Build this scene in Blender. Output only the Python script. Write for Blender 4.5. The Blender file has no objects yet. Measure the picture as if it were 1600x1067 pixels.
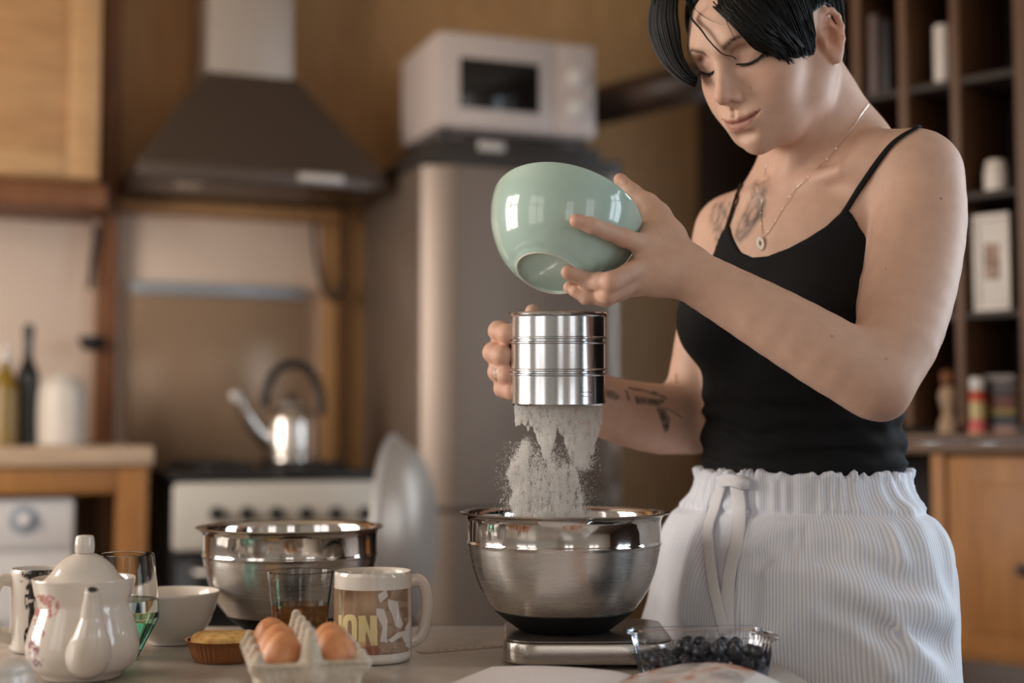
import bpy, bmesh, math, random
import numpy as np
from mathutils import Vector, Matrix
from mathutils.bvhtree import BVHTree
random.seed(7); RNG = np.random.default_rng(7)
scene = bpy.context.scene
COL = scene.collection

# ------------------------------------------------------------------ camera
F_PX = 2200.0                                   # focal length in pixels of the 1600 px wide frame
PITCH = math.atan(139.5 / F_PX)                 # slightly upward look, horizon below the middle
CAM = Vector((0.0, 0.0, 1.012))
cam_data = bpy.data.cameras.new('camera'); cam = bpy.data.objects.new('camera', cam_data); COL.objects.link(cam)
cam.location = CAM; cam.rotation_euler = (math.pi / 2 + PITCH, 0, 0)
cam_data.sensor_width = 36.0; cam_data.lens = F_PX * 36.0 / 1600.0
cam_data.clip_start = 0.05; cam_data.clip_end = 60
cam_data.dof.use_dof = True; cam_data.dof.focus_distance = 1.61; cam_data.dof.aperture_fstop = 1.9
scene.camera = cam

# ------------------------------------------------------------------ world, daylight, exposure
world = bpy.data.worlds.new('world'); scene.world = world; world.use_nodes = True
wn = world.node_tree.nodes; wn['Background'].inputs[0].default_value = (0.75, 0.86, 1.0, 1); wn['Background'].inputs[1].default_value = 0.35
vs = scene.view_settings
scene.display_settings.display_device = 'sRGB'
vs.view_transform = 'Standard'; vs.look = 'None'; vs.exposure = -0.72; vs.gamma = 1.0; vs.use_curve_mapping = False
scene.cycles.use_denoising = True
scene.cycles.max_bounces = 10; scene.cycles.diffuse_bounces = 7; scene.cycles.sample_clamp_indirect = 6.0

def daylight(name, loc, rot, sx, sy, power, col):
    ld = bpy.data.lights.new(name, 'AREA'); ld.shape = 'RECTANGLE'; ld.size = sx; ld.size_y = sy; ld.energy = power; ld.color = col
    o = bpy.data.objects.new(name, ld); o.location = loc; o.rotation_euler = rot; COL.objects.link(o); return o
# the room is turned against the camera: frame K has u along the stove wall and v into it
K_A = math.radians(22.0)
K_M = Matrix.Translation((-.48, 4.42, 0)) @ Matrix.Rotation(K_A, 4, 'Z')
U0, U1, V0, V1_, ZC = -2.6, 1.45, -6.2, 0.0, 2.75          # left wall, right wall, near wall, stove wall, ceiling
WZ = (0.85, 2.25)                                          # sill and head of the windows
WIN_R = [(-5.2, -4.0), (-3.3, -2.5), (-1.35, -.8)]                       # v ranges in the right wall; last one added to light the corner
WIN_L = [(-4.2, -3.1), (-2.4, -1.1)]                       # v ranges in the left wall
WIN_N = [(-2.1, -1.35), (-.3, .5)]                         # u ranges in the near wall
def kdaylight(name, u, v, rot, sx, sy, power, col):
    o = daylight(name, (0, 0, 0), (0, 0, 0), sx, sy, power, col)
    o.matrix_world = K_M @ Matrix.Translation((u, v, sum(WZ) / 2)) @ rot; return o
H_ = WZ[1] - WZ[0]
for (a, b), w_ in zip(WIN_R, (48, 68, 55)): kdaylight('daylight_right', U1 + .16, (a + b) / 2, Matrix.Rotation(math.pi / 2, 4, 'Y'), H_, b - a, w_ * (b - a), (0.77, 0.89, 1.0))  # last lamp is an added source for the corner beside the fridge
for (a, b), w_ in zip(WIN_L, (15, 92)): kdaylight('daylight_left', U0 - .16, (a + b) / 2, Matrix.Rotation(-math.pi / 2, 4, 'Y'), H_, b - a, w_ * (b - a), (1.0, 0.91, 0.82))
for a, b in WIN_N: kdaylight('daylight_near', (a + b) / 2, V0 - .16, Matrix.Rotation(math.pi / 2, 4, 'X'), b - a, H_, 15 * (b - a), (1.0, 0.96, 0.92))

# ------------------------------------------------------------------ helpers
FW = Vector((0, math.cos(PITCH), math.sin(PITCH))); UP = Vector((0, -math.sin(PITCH), math.cos(PITCH)))
def ray(px, py):
    return (FW + Vector((1, 0, 0)) * ((px - 800) / F_PX) + UP * ((533.5 - py) / F_PX))
def P(px, py, Y):
    """world point seen at pixel (px, py) of the 1600x1067 photograph at the distance Y in front of the camera"""
    d = ray(px, py); return CAM + d * (Y / d.y)
def on_z(px, py, z):
    d = ray(px, py); return CAM + d * ((z - CAM.z) / d.z)
def V(*a): return Vector(a)
def lerp(a, b, t): return a + (b - a) * t
def srgb(r, g, b):
    f = lambda c: (c / 255 / 12.92) if c <= 10 else ((c / 255 + .055) / 1.055) ** 2.4
    return (f(r), f(g), f(b), 1.0)
def smooth01(x): 
    x = np.clip(x, 0, 1); return x * x * (3 - 2 * x)

def mat(name, col=(.5, .5, .5, 1), rough=.5, metal=0.0, **kw):
    m = bpy.data.materials.new(name); m.use_nodes = True
    b = m.node_tree.nodes['Principled BSDF']
    b.inputs['Base Color'].default_value = col; b.inputs['Roughness'].default_value = rough; b.inputs['Metallic'].default_value = metal
    for k, v in kw.items():
        b.inputs[k.replace('_', ' ')].default_value = v
    return m
class NT:
    """small node-building helper over a material"""
    def __init__(s, m): s.m = m; s.t = m.node_tree; s.b = s.t.nodes['Principled BSDF']; s.out = s.t.nodes['Material Output']
    def n(s, typ, **props):
        nd = s.t.nodes.new(typ)
        for k, v in props.items(): setattr(nd, k, v)
        return nd
    def l(s, a, b): s.t.links.new(a, b)
    def coords(s, kind='Object', scale=(1, 1, 1), rot=(0, 0, 0)):
        tc = s.n('ShaderNodeTexCoord'); mp = s.n('ShaderNodeMapping'); mp.inputs['Scale'].default_value = scale; mp.inputs['Rotation'].default_value = rot
        s.l(tc.outputs[kind], mp.inputs[0]); return mp.outputs[0]
    def noise(s, vec, scale=5, detail=4, rough=.55, dist=0):
        nd = s.n('ShaderNodeTexNoise'); nd.inputs['Scale'].default_value = scale; nd.inputs['Detail'].default_value = detail
        nd.inputs['Roughness'].default_value = rough; nd.inputs['Distortion'].default_value = dist
        s.l(vec, nd.inputs['Vector']); return nd.outputs['Fac']
    def ramp(s, fac, stops):
        nd = s.n('ShaderNodeValToRGB'); e = nd.color_ramp.elements
        while len(e) < len(stops): e.new(.5)
        for i, (p, c) in enumerate(stops): e[i].position = p; e[i].color = c
        s.l(fac, nd.inputs[0]); return nd.outputs[0]
    def mix(s, fac, a, b, mode='MIX'):
        nd = s.n('ShaderNodeMix', data_type='RGBA', blend_type=mode)
        for i, v in ((0, fac), (6, a), (7, b)):
            if hasattr(v, 'is_linked'): s.l(v, nd.inputs[i])
            else: nd.inputs[i].default_value = v
        return nd.outputs[2]
    def math(s, op, a, b=None, c=None):
        nd = s.n('ShaderNodeMath', operation=op)
        for i, v in enumerate((a, b, c)):
            if v is None: continue
            if hasattr(v, 'is_linked'): s.l(v, nd.inputs[i])
            else: nd.inputs[i].default_value = v
        return nd.outputs[0]
    def bump(s, h, strength=.2, dist=.01):
        nd = s.n('ShaderNodeBump'); nd.inputs['Strength'].default_value = strength; nd.inputs['Distance'].default_value = dist
        s.l(h, nd.inputs['Height']); s.l(nd.outputs[0], s.b.inputs['Normal'])

def wood(name, c1, c2, axis='z', rough=.5, scale=1.0, rings=14):
    m = mat(name, c1, rough); t = NT(m)
    st = {'x': (.12, 1, 1), 'y': (1, .12, 1), 'z': (1, 1, .12)}[axis]
    v = t.coords('Object', tuple(k * scale for k in st))
    n1 = t.noise(v, rings, 5, .6, .6); n2 = t.noise(v, 60, 3, .6)
    col = t.ramp(n1, [(.3, c1), (.52, tuple(.5 * (a + b) for a, b in zip(c1, c2))), (.72, c2)])
    fine = t.ramp(n2, [(.35, (.82, .82, .82, 1)), (.7, (1.06, 1.06, 1.06, 1))])
    t.l(t.mix(1.0, col, fine, 'MULTIPLY'), t.b.inputs['Base Color']); t.bump(n2, .12, .004)
    return m

def obj(name, me, material, parent=None):
    o = bpy.data.objects.new(name, me); COL.objects.link(o)
    if material is not None and not me.materials: me.materials.append(material)
    if parent is not None: o.parent = parent
    return o
def empty(name, loc=(0, 0, 0), rz=0.0):
    o = bpy.data.objects.new(name, None); o.location = loc; o.rotation_euler = (0, 0, rz); o.empty_display_size = .05; COL.objects.link(o); return o
def tag(o, label=None, cat=None, group=None, kind=None):
    if label: o['label'] = label
    if cat: o['category'] = cat
    if group: o['group'] = group
    if kind: o['kind'] = kind
    return o
def mesh_np(name, verts, faces, smooth=True):
    me = bpy.data.meshes.new(name)
    me.from_pydata([tuple(v) for v in verts], [], [tuple(f) for f in faces])
    if smooth: me.polygons.foreach_set('use_smooth', [True] * len(me.polygons))
    me.update(); return me
def bm_mesh(name, bm, smooth=False, angle=None):
    bmesh.ops.recalc_face_normals(bm, faces=bm.faces)
    me = bpy.data.meshes.new(name); bm.to_mesh(me); bm.free()
    if smooth or angle:
        me.polygons.foreach_set('use_smooth', [True] * len(me.polygons))
        if angle: me.set_sharp_from_angle(angle=angle)
    return me
def box(x0, x1, y0, y1, z0, z1, bev=.004, seg=2, name='box'):
    bm = bmesh.new(); bmesh.ops.create_cube(bm, size=1)
    for v in bm.verts: v.co = Vector(((x0 + x1) / 2 + v.co.x * (x1 - x0), (y0 + y1) / 2 + v.co.y * (y1 - y0), (z0 + z1) / 2 + v.co.z * (z1 - z0)))
    if bev > 0: bmesh.ops.bevel(bm, geom=bm.edges[:], offset=min(bev, .45 * min(x1 - x0, y1 - y0, z1 - z0)), segments=seg, affect='EDGES', profile=.5)
    return bm_mesh(name, bm, angle=.6)
def joined(name, meshes):
    bm = bmesh.new()
    for me in meshes: bm.from_mesh(me); bpy.data.meshes.remove(me)
    return bm_mesh(name, bm, angle=.6)
def lathe(profile, n=64, name='lathe', closed=False, angle=.7, wob=None):
    """profile: (r, z) from the axis outward/around; revolves about z"""
    vs_, fs = [], []
    rows = []
    for r, z in profile:
        if r < 1e-6: rows.append([len(vs_)]); vs_.append((0, 0, z))
        else:
            row = []
            for i in range(n):
                a = 2 * math.pi * i / n; rr, zz = (r, z) if wob is None else wob(r, z, a)
                row.append(len(vs_)); vs_.append((rr * math.cos(a), rr * math.sin(a), zz))
            rows.append(row)
    pairs = list(zip(rows, rows[1:])) + ([(rows[-1], rows[0])] if closed else [])
    for a, b in pairs:
        for i in range(n):
            j = (i + 1) % n
            if len(a) == 1 and len(b) == 1: continue
            if len(a) == 1: fs.append((a[0], b[i], b[j]))
            elif len(b) == 1: fs.append((a[i], b[0], a[j]))
            else: fs.append((a[i], b[i], b[j], a[j]))
    bm = bmesh.new(); bvs = [bm.verts.new(v) for v in vs_]
    for f in fs:
        try: bm.faces.new([bvs[i] for i in f])
        except ValueError: pass
    return bm_mesh(name, bm, angle=angle)
def smooth_profile(pts, sub=6):
    """Catmull-Rom through 2-D points"""
    return [tuple(p) for p in spline(pts, sub)]
def spline(pts, sub=8):
    p = np.array(pts, float); p = np.vstack([2 * p[0] - p[1], p, 2 * p[-1] - p[-2]]); out = []
    for i in range(1, len(p) - 2):
        for k in range(sub):
            t = k / sub
            out.append(.5 * (2 * p[i] + (p[i + 1] - p[i - 1]) * t + (2 * p[i - 1] - 5 * p[i] + 4 * p[i + 1] - p[i + 2]) * t * t + (3 * p[i] - p[i - 1] - 3 * p[i + 1] + p[i + 2]) * t ** 3))
    out.append(p[-2]); return np.array(out)
def tube(pts, rad, n=8, name='tube', flat=None, up=None, cap=True):
    """swept tube along pts; rad scalar or list; flat = (a, b) multiplies the radius along side/normal (ribbons)"""
    pts = [Vector(p) for p in pts]; m = len(pts); rad = [rad] * m if np.isscalar(rad) else list(rad)
    vs_, fs = [], []; nrm = None
    for i, p in enumerate(pts):
        t = (pts[min(i + 1, m - 1)] - pts[max(i - 1, 0)]).normalized()
        if up is not None: u = Vector(up[i]) if not isinstance(up, Vector) else up; s_ = t.cross(u).normalized()
        else:
            if nrm is None: nrm = t.orthogonal().normalized()
            nrm = (nrm - t * nrm.dot(t)).normalized(); s_ = t.cross(nrm)
        u_ = s_.cross(t).normalized()
        fa, fb = flat or (1, 1)
        for k in range(n):
            a = 2 * math.pi * k / n; vs_.append(p + s_ * (math.cos(a) * rad[i] * fa) + u_ * (math.sin(a) * rad[i] * fb))
    for i in range(m - 1):
        for k in range(n):
            j = (k + 1) % n; fs.append((i * n + k, i * n + j, (i + 1) * n + j, (i + 1) * n + k))
    if cap: fs.append(tuple(range(n - 1, -1, -1))); fs.append(tuple((m - 1) * n + k for k in range(n)))
    return mesh_np(name, vs_, fs)
def prism(poly, axis, t0, t1, bev=0, name='prism'):
    """extrude a 2-D polygon along an axis ('x','y','z')"""
    bm = bmesh.new()
    mk = {'x': lambda a, b, t: (t, a, b), 'y': lambda a, b, t: (a, t, b), 'z': lambda a, b, t: (a, b, t)}[axis]
    lo = [bm.verts.new(mk(a, b, t0)) for a, b in poly]; hi = [bm.verts.new(mk(a, b, t1)) for a, b in poly]
    bm.faces.new(lo); bm.faces.new(hi)
    for i in range(len(poly)): j = (i + 1) % len(poly); bm.faces.new((lo[i], lo[j], hi[j], hi[i]))
    bmesh.ops.recalc_face_normals(bm, faces=bm.faces)
    if bev: bmesh.ops.bevel(bm, geom=bm.edges[:], offset=bev, segments=2, affect='EDGES', profile=.5)
    return bm_mesh(name, bm, angle=.6)
def place(me, M): me.transform(M); return me
def frame_z(zdir, xhint=(1, 0, 0)):
    z = Vector(zdir).normalized(); x = Vector(xhint); x = (x - z * x.dot(z)).normalized(); y = z.cross(x)
    return Matrix((x, y, z)).transposed()

# ------------------------------------------------------------------ smooth implicit surfaces (for the figure), polygonised with surface nets
def smin(a, b, k):
    if k <= 0: return np.minimum(a, b)
    h = np.maximum(k - np.abs(a - b), 0) / k
    return np.minimum(a, b) - h * h * k * .25
def smax(a, b, k): return -smin(-a, -b, k)
def vnoise(p, seed=0):
    """trilinear value noise in [-1,1] at points p (N,3)"""
    i = np.floor(p).astype(np.int64); f = p - i; f = f * f * (3 - 2 * f); out = 0
    for dx in (0, 1):
        for dy in (0, 1):
            for dz in (0, 1):
                h = (i[:, 0] + dx) * 374761393 + (i[:, 1] + dy) * 668265263 + (i[:, 2] + dz) * 2147483647 + seed * 1274126177
                h = (h ^ (h >> 13)) * 1274126177; h = (h ^ (h >> 16)) & 0xffff
                w = (f[:, 0] if dx else 1 - f[:, 0]) * (f[:, 1] if dy else 1 - f[:, 1]) * (f[:, 2] if dz else 1 - f[:, 2])
                out = out + w * (h / 32767.5 - 1)
    return out
class SDF:
    def __init__(s): s.ops = []; s.M = None; s.o = None; s.mirror = False
    def frame(s, M=None, o=None, mirror=False): s.M = None if M is None else np.array(M, np.float32); s.o = None if o is None else np.array(o, np.float32); s.mirror = mirror
    def add(s, fn, k=.01, mode='+'):
        M, o, mir = s.M, s.o, s.mirror
        if M is not None:
            def g(p, fn=fn):
                q = (p - o) @ M
                if mir: q = q.copy(); q[:, 0] = np.abs(q[:, 0])
                return fn(q)
        else: g = fn
        s.ops.append((g, k, mode))
    def cone(s, a, b, r1, r2, k=.01, mode='+'):
        a = np.array(a, np.float32); ab = np.array(b, np.float32) - a; L2 = max(ab @ ab, 1e-12)
        def fn(p):
            d = p - a; t = np.minimum(np.maximum(d @ (ab / L2), 0), 1); e = d - t[:, None] * ab
            return np.sqrt(np.einsum('ij,ij->i', e, e)) - (r1 + (r2 - r1) * t)
        s.add(fn, k, mode)
    def chain(s, pts, rad, k=.01, kin=None, mode='+'):
        """tapered limb through points, its pieces joined hard, blended to the rest with k"""
        A = [np.array(p, np.float32) for p in pts]
        def fn(p):
            out = None
            for i in range(len(A) - 1):
                a = A[i]; ab = A[i + 1] - a; L2 = max(ab @ ab, 1e-12); d = p - a; t = np.minimum(np.maximum(d @ (ab / L2), 0), 1); e = d - t[:, None] * ab
                v = np.sqrt(np.einsum('ij,ij->i', e, e)) - (rad[i] + (rad[i + 1] - rad[i]) * t)
                out = v if out is None else smin(out, v, kin or 0)
            return out
        s.add(fn, k, mode)
    def ell(s, c, r, k=.01, mode='+', R=None):
        c = np.array(c, np.float32); r = np.array(r, np.float32); R = None if R is None else np.array(R, np.float32)
        def fn(p):
            q = p - c
            if R is not None: q = q @ R
            a_ = q / r; k0 = np.sqrt(np.einsum('ij,ij->i', a_, a_)); a_ = a_ / r; k1 = np.sqrt(np.einsum('ij,ij->i', a_, a_)) + 1e-9
            return np.where(k0 < .02, -r.min(), k0 * (k0 - 1) / k1)
        s.add(fn, k, mode)
    def loft(s, zs, cx, cy, a, b, k=.01, mode='+', capr=.0, n=2.0):
        """stack of ellipses along local z"""
        zz = np.linspace(zs[0], zs[-1], 200)
        T = [np.interp(zz, np.array(spline(np.c_[zs, v], 12))[:, 0], np.array(spline(np.c_[zs, v], 12))[:, 1]) for v in (cx, cy, a, b)]
        def fn(p):
            z = np.clip(p[:, 2], zs[0], zs[-1]); CX, CY, A_, B_ = (np.interp(z, zz, t) for t in T)
            x = (p[:, 0] - CX); y = (p[:, 1] - CY)
            if n == 2.0:
                k0 = np.sqrt((x / A_) ** 2 + (y / B_) ** 2); k1 = np.sqrt((x / A_ ** 2) ** 2 + (y / B_ ** 2) ** 2) + 1e-9
            d = np.where(k0 < .02, -np.minimum(A_, B_), k0 * (k0 - 1) / k1)
            return smax(d, np.maximum(zs[0] - p[:, 2], p[:, 2] - zs[-1]), capr)
        s.add(fn, k, mode)
    def eval(s, p, sel=None):
        d = None
        for i, (fn, k, mode) in enumerate(s.ops):
            if sel is not None and not sel[i]: continue
            v = fn(p)
            if d is None: d = v if mode == '+' else np.full(len(p), 1.0)
            elif mode == '+': d = smin(d, v, k)
            elif mode == '-': d = smax(d, -v, k)
            elif mode == '&': d = smax(d, v, k)
            elif mode == 'd': d = d + v          # displacement
        return np.full(len(p), 1.0) if d is None else d
    def trace(s, px, py, y0=1.3, n=80):
        d = np.array(ray(px, py)); d /= np.linalg.norm(d); t = y0
        o = np.array(CAM)
        for _ in range(n):
            v = s.eval((o + d * t)[None])[0]; t += v * .8
            if abs(v) < 2e-4: break
            if t > 3: return None
        return o + d * t
def mesh_sdf(sdf, lo, hi, h, B=12):
    lo = np.array(lo, float); hi = np.array(hi, float)
    nb = np.ceil((hi - lo) / (h * B)).astype(int); R = h * B * math.sqrt(3) / 2
    bi = np.stack(np.meshgrid(*[np.arange(n) for n in nb], indexing='ij'), -1).reshape(-1, 3)
    ctr = lo + (bi + .5) * h * B
    D = np.stack([fn(ctr) for fn, k, m in sdf.ops]); ks = np.array([k for _, k, _ in sdf.ops]); md = [m for _, _, m in sdf.ops]
    d = sdf.eval(ctr); act = np.where(np.abs(d) < R * 1.9 + .006)[0]
    always = np.array([m in '&d' for m in md])
    g = np.stack(np.meshgrid(*[np.arange(B + 1)] * 3, indexing='ij'), -1).reshape(-1, 3)
    N = nb * B + 2
    key = lambda c: (c[:, 0] * N[1] + c[:, 1]) * N[2] + c[:, 2]
    corners = np.array([(x, y, z) for x in (0, 1) for y in (0, 1) for z in (0, 1)])
    cedges = [(a, b) for a in range(8) for b in range(a + 1, 8) if (corners[a] != corners[b]).sum() == 1]
    VK, VP, QK = [], [], []
    for b in act:
        sel = (D[:, b] < R * 1.9 + ks * 1.4 + .010) | always
        if not any(sel[i] and md[i] == '+' for i in range(len(md))): continue
        base = bi[b] * B
        v = sdf.eval((lo + (base + g) * h).astype(np.float32), sel).reshape(B + 1, B + 1, B + 1)
        neg = v < 0
        if neg.all() or not neg.any(): continue
        cnt = sum(neg[x:x + B, y:y + B, z:z + B].astype(np.int8) for x in (0, 1) for y in (0, 1) for z in (0, 1))
        cc = np.argwhere((cnt > 0) & (cnt < 8))
        if len(cc):
            cv = np.stack([v[cc[:, 0] + x, cc[:, 1] + y, cc[:, 2] + z] for x, y, z in corners], 1)
            acc = np.zeros((len(cc), 3)); num = np.zeros(len(cc))
            for a, e in cedges:
                va, ve = cv[:, a], cv[:, e]; m = (va < 0) != (ve < 0)
                t = np.where(m, va / np.where(m, va - ve, 1), 0)
                acc += m[:, None] * (corners[a] + t[:, None] * (corners[e] - corners[a])); num += m
            VK.append(key(base + cc)); VP.append(lo + (base + cc + acc / num[:, None]) * h)
        for ax in range(3):
            s0 = neg[:B, :B, :B]; sh = [slice(0, B)] * 3; sh[ax] = slice(1, B + 1); s1 = neg[tuple(sh)]
            e = np.argwhere(s0 != s1)
            if not len(e): continue
            fl = s0[e[:, 0], e[:, 1], e[:, 2]]; gk = base + e
            u = np.zeros(3, int); w = np.zeros(3, int); u[(ax + 1) % 3] = 1; w[(ax + 2) % 3] = 1
            q = np.stack([key(gk - u - w), key(gk - w), key(gk), key(gk - u)], 1)
            q[~fl] = q[~fl][:, ::-1]; QK.append(q)
    VK = np.concatenate(VK); VP = np.concatenate(VP); QK = np.concatenate(QK)
    o = np.argsort(VK); VK = VK[o]; VP = VP[o]
    ix = np.clip(np.searchsorted(VK, QK), 0, len(VK) - 1); ok = (VK[ix] == QK).all(1)
    return VP, ix[ok]
def np_mesh(name, V_, Q):
    me = bpy.data.meshes.new(name); me.vertices.add(len(V_)); me.vertices.foreach_set('co', np.asarray(V_, np.float32).ravel())
    me.loops.add(Q.size); me.loops.foreach_set('vertex_index', Q.astype(np.int32).ravel())
    me.polygons.add(len(Q)); me.polygons.foreach_set('loop_start', np.arange(0, Q.size, Q.shape[1], dtype=np.int32))
    me.polygons.foreach_set('use_smooth', np.ones(len(Q), bool)); me.update(calc_edges=True); me.validate(); return me
def relax(V_, Q, it=1, lam=.5):
    V_ = V_.copy()
    for _ in range(it):
        acc = np.zeros_like(V_); n = np.zeros(len(V_))
        for i in range(4):
            a, b = Q[:, i], Q[:, (i + 1) % 4]
            for c in range(3): acc[:, c] += np.bincount(a, V_[b, c], len(V_)) + np.bincount(b, V_[a, c], len(V_))
            n += np.bincount(a, minlength=len(V_)) + np.bincount(b, minlength=len(V_))
        V_ += lam * (acc / np.maximum(n, 1)[:, None] - V_)
    return V_
def set_col(me, col, name='Col'):
    a = me.color_attributes.new(name, 'FLOAT_COLOR', 'POINT'); c = np.ones((len(me.vertices), 4), np.float32); c[:, :3] = col; a.data.foreach_set('color', c.ravel())

# ------------------------------------------------------------------ room shell (frame K)
def KO(name, me, m, parent=None):
    o = obj(name, me, m, parent)
    if parent is None: o.matrix_world = K_M
    return o
K_I = K_M.inverted()
def KP(px, py, v):
    """(u, z) where the ray of a pixel meets the vertical plane v of frame K"""
    o = K_I @ CAM; d = K_I.to_3x3() @ ray(px, py); q = o + d * ((v - o.y) / d.y); return q.x, q.z
def KXY(px, v): return KP(px, 673, v)[0]
M_floor = wood('dark_floor_boards', srgb(62, 42, 30), srgb(92, 66, 48), 'y', .5)
M_wallw = wood('brown_plywood', srgb(172, 128, 82), srgb(190, 148, 100), 'z', .55, 1, 5)
M_ceil = wood('ceiling_boards', srgb(196, 176, 152), srgb(212, 194, 170), 'y', .6)
M_plaster = mat('warm_plaster', srgb(228, 216, 202), .85)
M_darkw = wood('dark_stained_wood', srgb(46, 30, 21), srgb(70, 48, 33), 'z', .5)
M_frame = mat('white_window_paint', srgb(225, 222, 216), .5)
def wall_open(axis, fixed, lo, hi, openings, thick):
    """wall along u ('u') or v ('v') at the inner face `fixed`, with window openings"""
    segs = []; cuts = sorted(openings); pos = lo
    def put(a, b, z0, z1):
        if b - a < 1e-4: return
        t0, t1 = sorted((fixed, fixed + thick))
        segs.append(box(a, b, t0, t1, z0, z1, 0) if axis == 'u' else box(t0, t1, a, b, z0, z1, 0))
    for a, b in cuts: put(pos, a, 0, ZC); put(a, b, 0, WZ[0]); put(a, b, WZ[1], ZC); pos = b
    put(pos, hi, 0, ZC); return joined('wall', segs)
def struct(name, me, m, label=None): o = KO(name, me, m); tag(o, label, None, None, 'structure'); return o
struct('floor', box(U0 - .2, U1 + .2, V0 - .2, .2, -.1, 0, 0), M_floor, 'dark brown wooden floor')
struct('ceiling', box(U0 - .2, U1 + .2, V0 - .2, .2, ZC, ZC + .1, 0), M_ceil, 'wooden ceiling above the kitchen')
struct('wall_back', box(U0 - .2, U1 + .2, 0, .15, 0, ZC, 0), M_wallw, 'brown plywood wall behind the stove and fridge')
struct('wall_right', wall_open('v', U1, V0, 0, WIN_R, .15), M_darkw, 'dark wooden side wall beyond the shelf unit')
struct('wall_left', wall_open('v', U0, V0, 0, WIN_L, -.15), M_plaster, 'pale wall on the side of the wash machine')
struct('wall_near', wall_open('u', V0, U0 - .2, U1 + .2, WIN_N, -.15), M_plaster, 'pale wall with windows facing the stove')
wi = 0
def window(axis, fixed, a, b, out):
    global wi; wi += 1; t0, t1 = sorted((fixed + out * .03, fixed + out * .09)); ms = []
    def put(p0, p1, z0, z1): ms.append(box(p0, p1, t0, t1, z0, z1, .003) if axis == 'u' else box(t0, t1, p0, p1, z0, z1, .003))
    w = .05; put(a, a + w, *WZ); put(b - w, b, *WZ); put(a + w, b - w, WZ[0], WZ[0] + w); put(a + w, b - w, WZ[1] - w, WZ[1]); m = (a + b) / 2; put(m - .03, m + .03, WZ[0] + w, WZ[1] - w); put(a + w, m - .03, 1.80, 1.84); put(m + .03, b - w, 1.80, 1.84)
    struct('window_%d' % wi, joined('window', ms), M_frame, 'white framed window letting in daylight')
for a, b in WIN_R: window('v', U1, a, b, 1)  # last frame belongs to the added window hidden behind the shelf unit
for a, b in WIN_L: window('v', U0, a, b, -1)
for a, b in WIN_N: window('u', V0, a, b, -1)

# ------------------------------------------------------------------ kitchen along the stove wall (all out of focus)
M_birch = wood('light_wood', srgb(178, 130, 82), srgb(200, 154, 104), 'x', .5, 1, 6)
M_birch2 = wood('light_wood_rail', srgb(186, 142, 96), srgb(204, 162, 114), 'x', .5, 1, 6)
M_oak = wood('orange_wood', srgb(158, 104, 52), srgb(184, 128, 70), 'z', .5, 1, 6)
M_redw = wood('reddish_wood', srgb(118, 72, 40), srgb(140, 90, 52), 'z', .5)
M_pale = mat('pale_splash_panel', srgb(224, 202, 184), .6)
M_white = mat('white_enamel', srgb(222, 216, 212), .35)
M_cream = mat('cream_enamel', srgb(206, 200, 190), .4)
M_blackp = mat('black_plastic', (.012, .011, .011, 1), .45)
M_hood = mat('dark_brushed_metal', srgb(104, 92, 84), .38, .85)
M_grey = mat('fridge_silver', srgb(132, 117, 106), .36, .45)
M_pst = mat('pale_steel', srgb(200, 194, 188), .42, .7)
M_trimd = mat('dark_trim', srgb(52, 46, 42), .5)
M_glassbk = mat('oven_glass', (.008, .007, .007, 1), .12)

def kthing(name, label, cat, u, v, z=0.0, rz=0.0):
    o = empty(name); o.matrix_world = K_M @ Matrix.Translation((u, v, z)) @ Matrix.Rotation(rz, 4, 'Z'); tag(o, label, cat); return o
# upper cabinet
c = kthing('upper_cabinet', 'light wooden wall cabinet with a framed door above the white canister', 'cabinet', -1.16, 0, 1.69)
obj('body', box(-.34, .33, -.325, -.002, 0, .95, .004), M_birch2, c)
d = obj('door', box(-.25, .245, -.340, -.326, .075, .90, .002), M_birch, c)
for x0, x1, z0, z1 in ((-.335, -.25, .005, .945), (.245, .328, .005, .945)): obj('stile', box(x0, x1, -.350, -.326, z0, z1, .004), M_birch2, d)
for z0, z1 in ((.005, .073), (.902, .945)): obj('rail', box(-.249, .244, -.350, -.326, z0, z1, .004), M_birch2, d)
o = KO('shelf_board', box(-1.5, -.805, -.30, -.002, 1.622, 1.688, .004), M_redw); tag(o, 'dark reddish wooden board under the light wall cabinet', 'shelf board')
o = struct('trim_1', box(-.803, -.748, -.075, -.002, .978, ZC - .002, .004), M_redw, 'reddish wooden post between cabinet and hood')
o = struct('trim_2', box(-.746, -.09, -.10, -.002, 1.655, 1.688, .004), M_wallw, 'wooden rail under the cooker hood')
o = struct('trim_3', box(-.128, -.082, -.05, -.002, 
    .91, 1.654, .004), M_wallw, 'wooden vertical batten beside the fridge')
struct('wall_splash_left', box(-1.9, -.804, -.018, -.001, .978, 1.62, .002), M_pale, 'pale splash panel above the wooden counter')
struct('wall_splash_stove', box(-.747, -.129, -.018, -.001, .70, 1.654, .002), M_pale, 'pale splash panel behind the stove')
# utensil hung on the post
t_ = [KP(150, 356, -.09), KP(149, 378, -.09), KP(146, 400, -.10), KP(141, 450, -.10), KP(143, 500, -.10), KP(150, 535, -.09)]
o = kthing('hanging_ladle', 'black handled ladle hung on the reddish wooden post', 'ladle', 0, 0)
obj('handle', tube([Vector((u, -.092, z)) for u, z in spline(t_[:4], 5)], .008, 8, 'handle'), M_blackp, o)
obj('cup', place(lathe(smooth_profile([(.0, -.03), (.022, -.026), (.034, -.010), (.036, .012)], 4) + smooth_profile([(.033, .012), (.030, -.008), (.0, -.026)], 4), 24, 'cup'), Matrix.Translation((t_[4][0], -.118, t_[4][1] - .06))), M_blackp, o)
obj('hook', tube([Vector((t_[0][0], -.092, t_[0][1])), Vector((t_[0][0], -.098, t_[0][1] + .03)), Vector((t_[0][0], -.076, t_[0][1] + .04))], .004, 6, 'hook'), M_pst, o)
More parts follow.
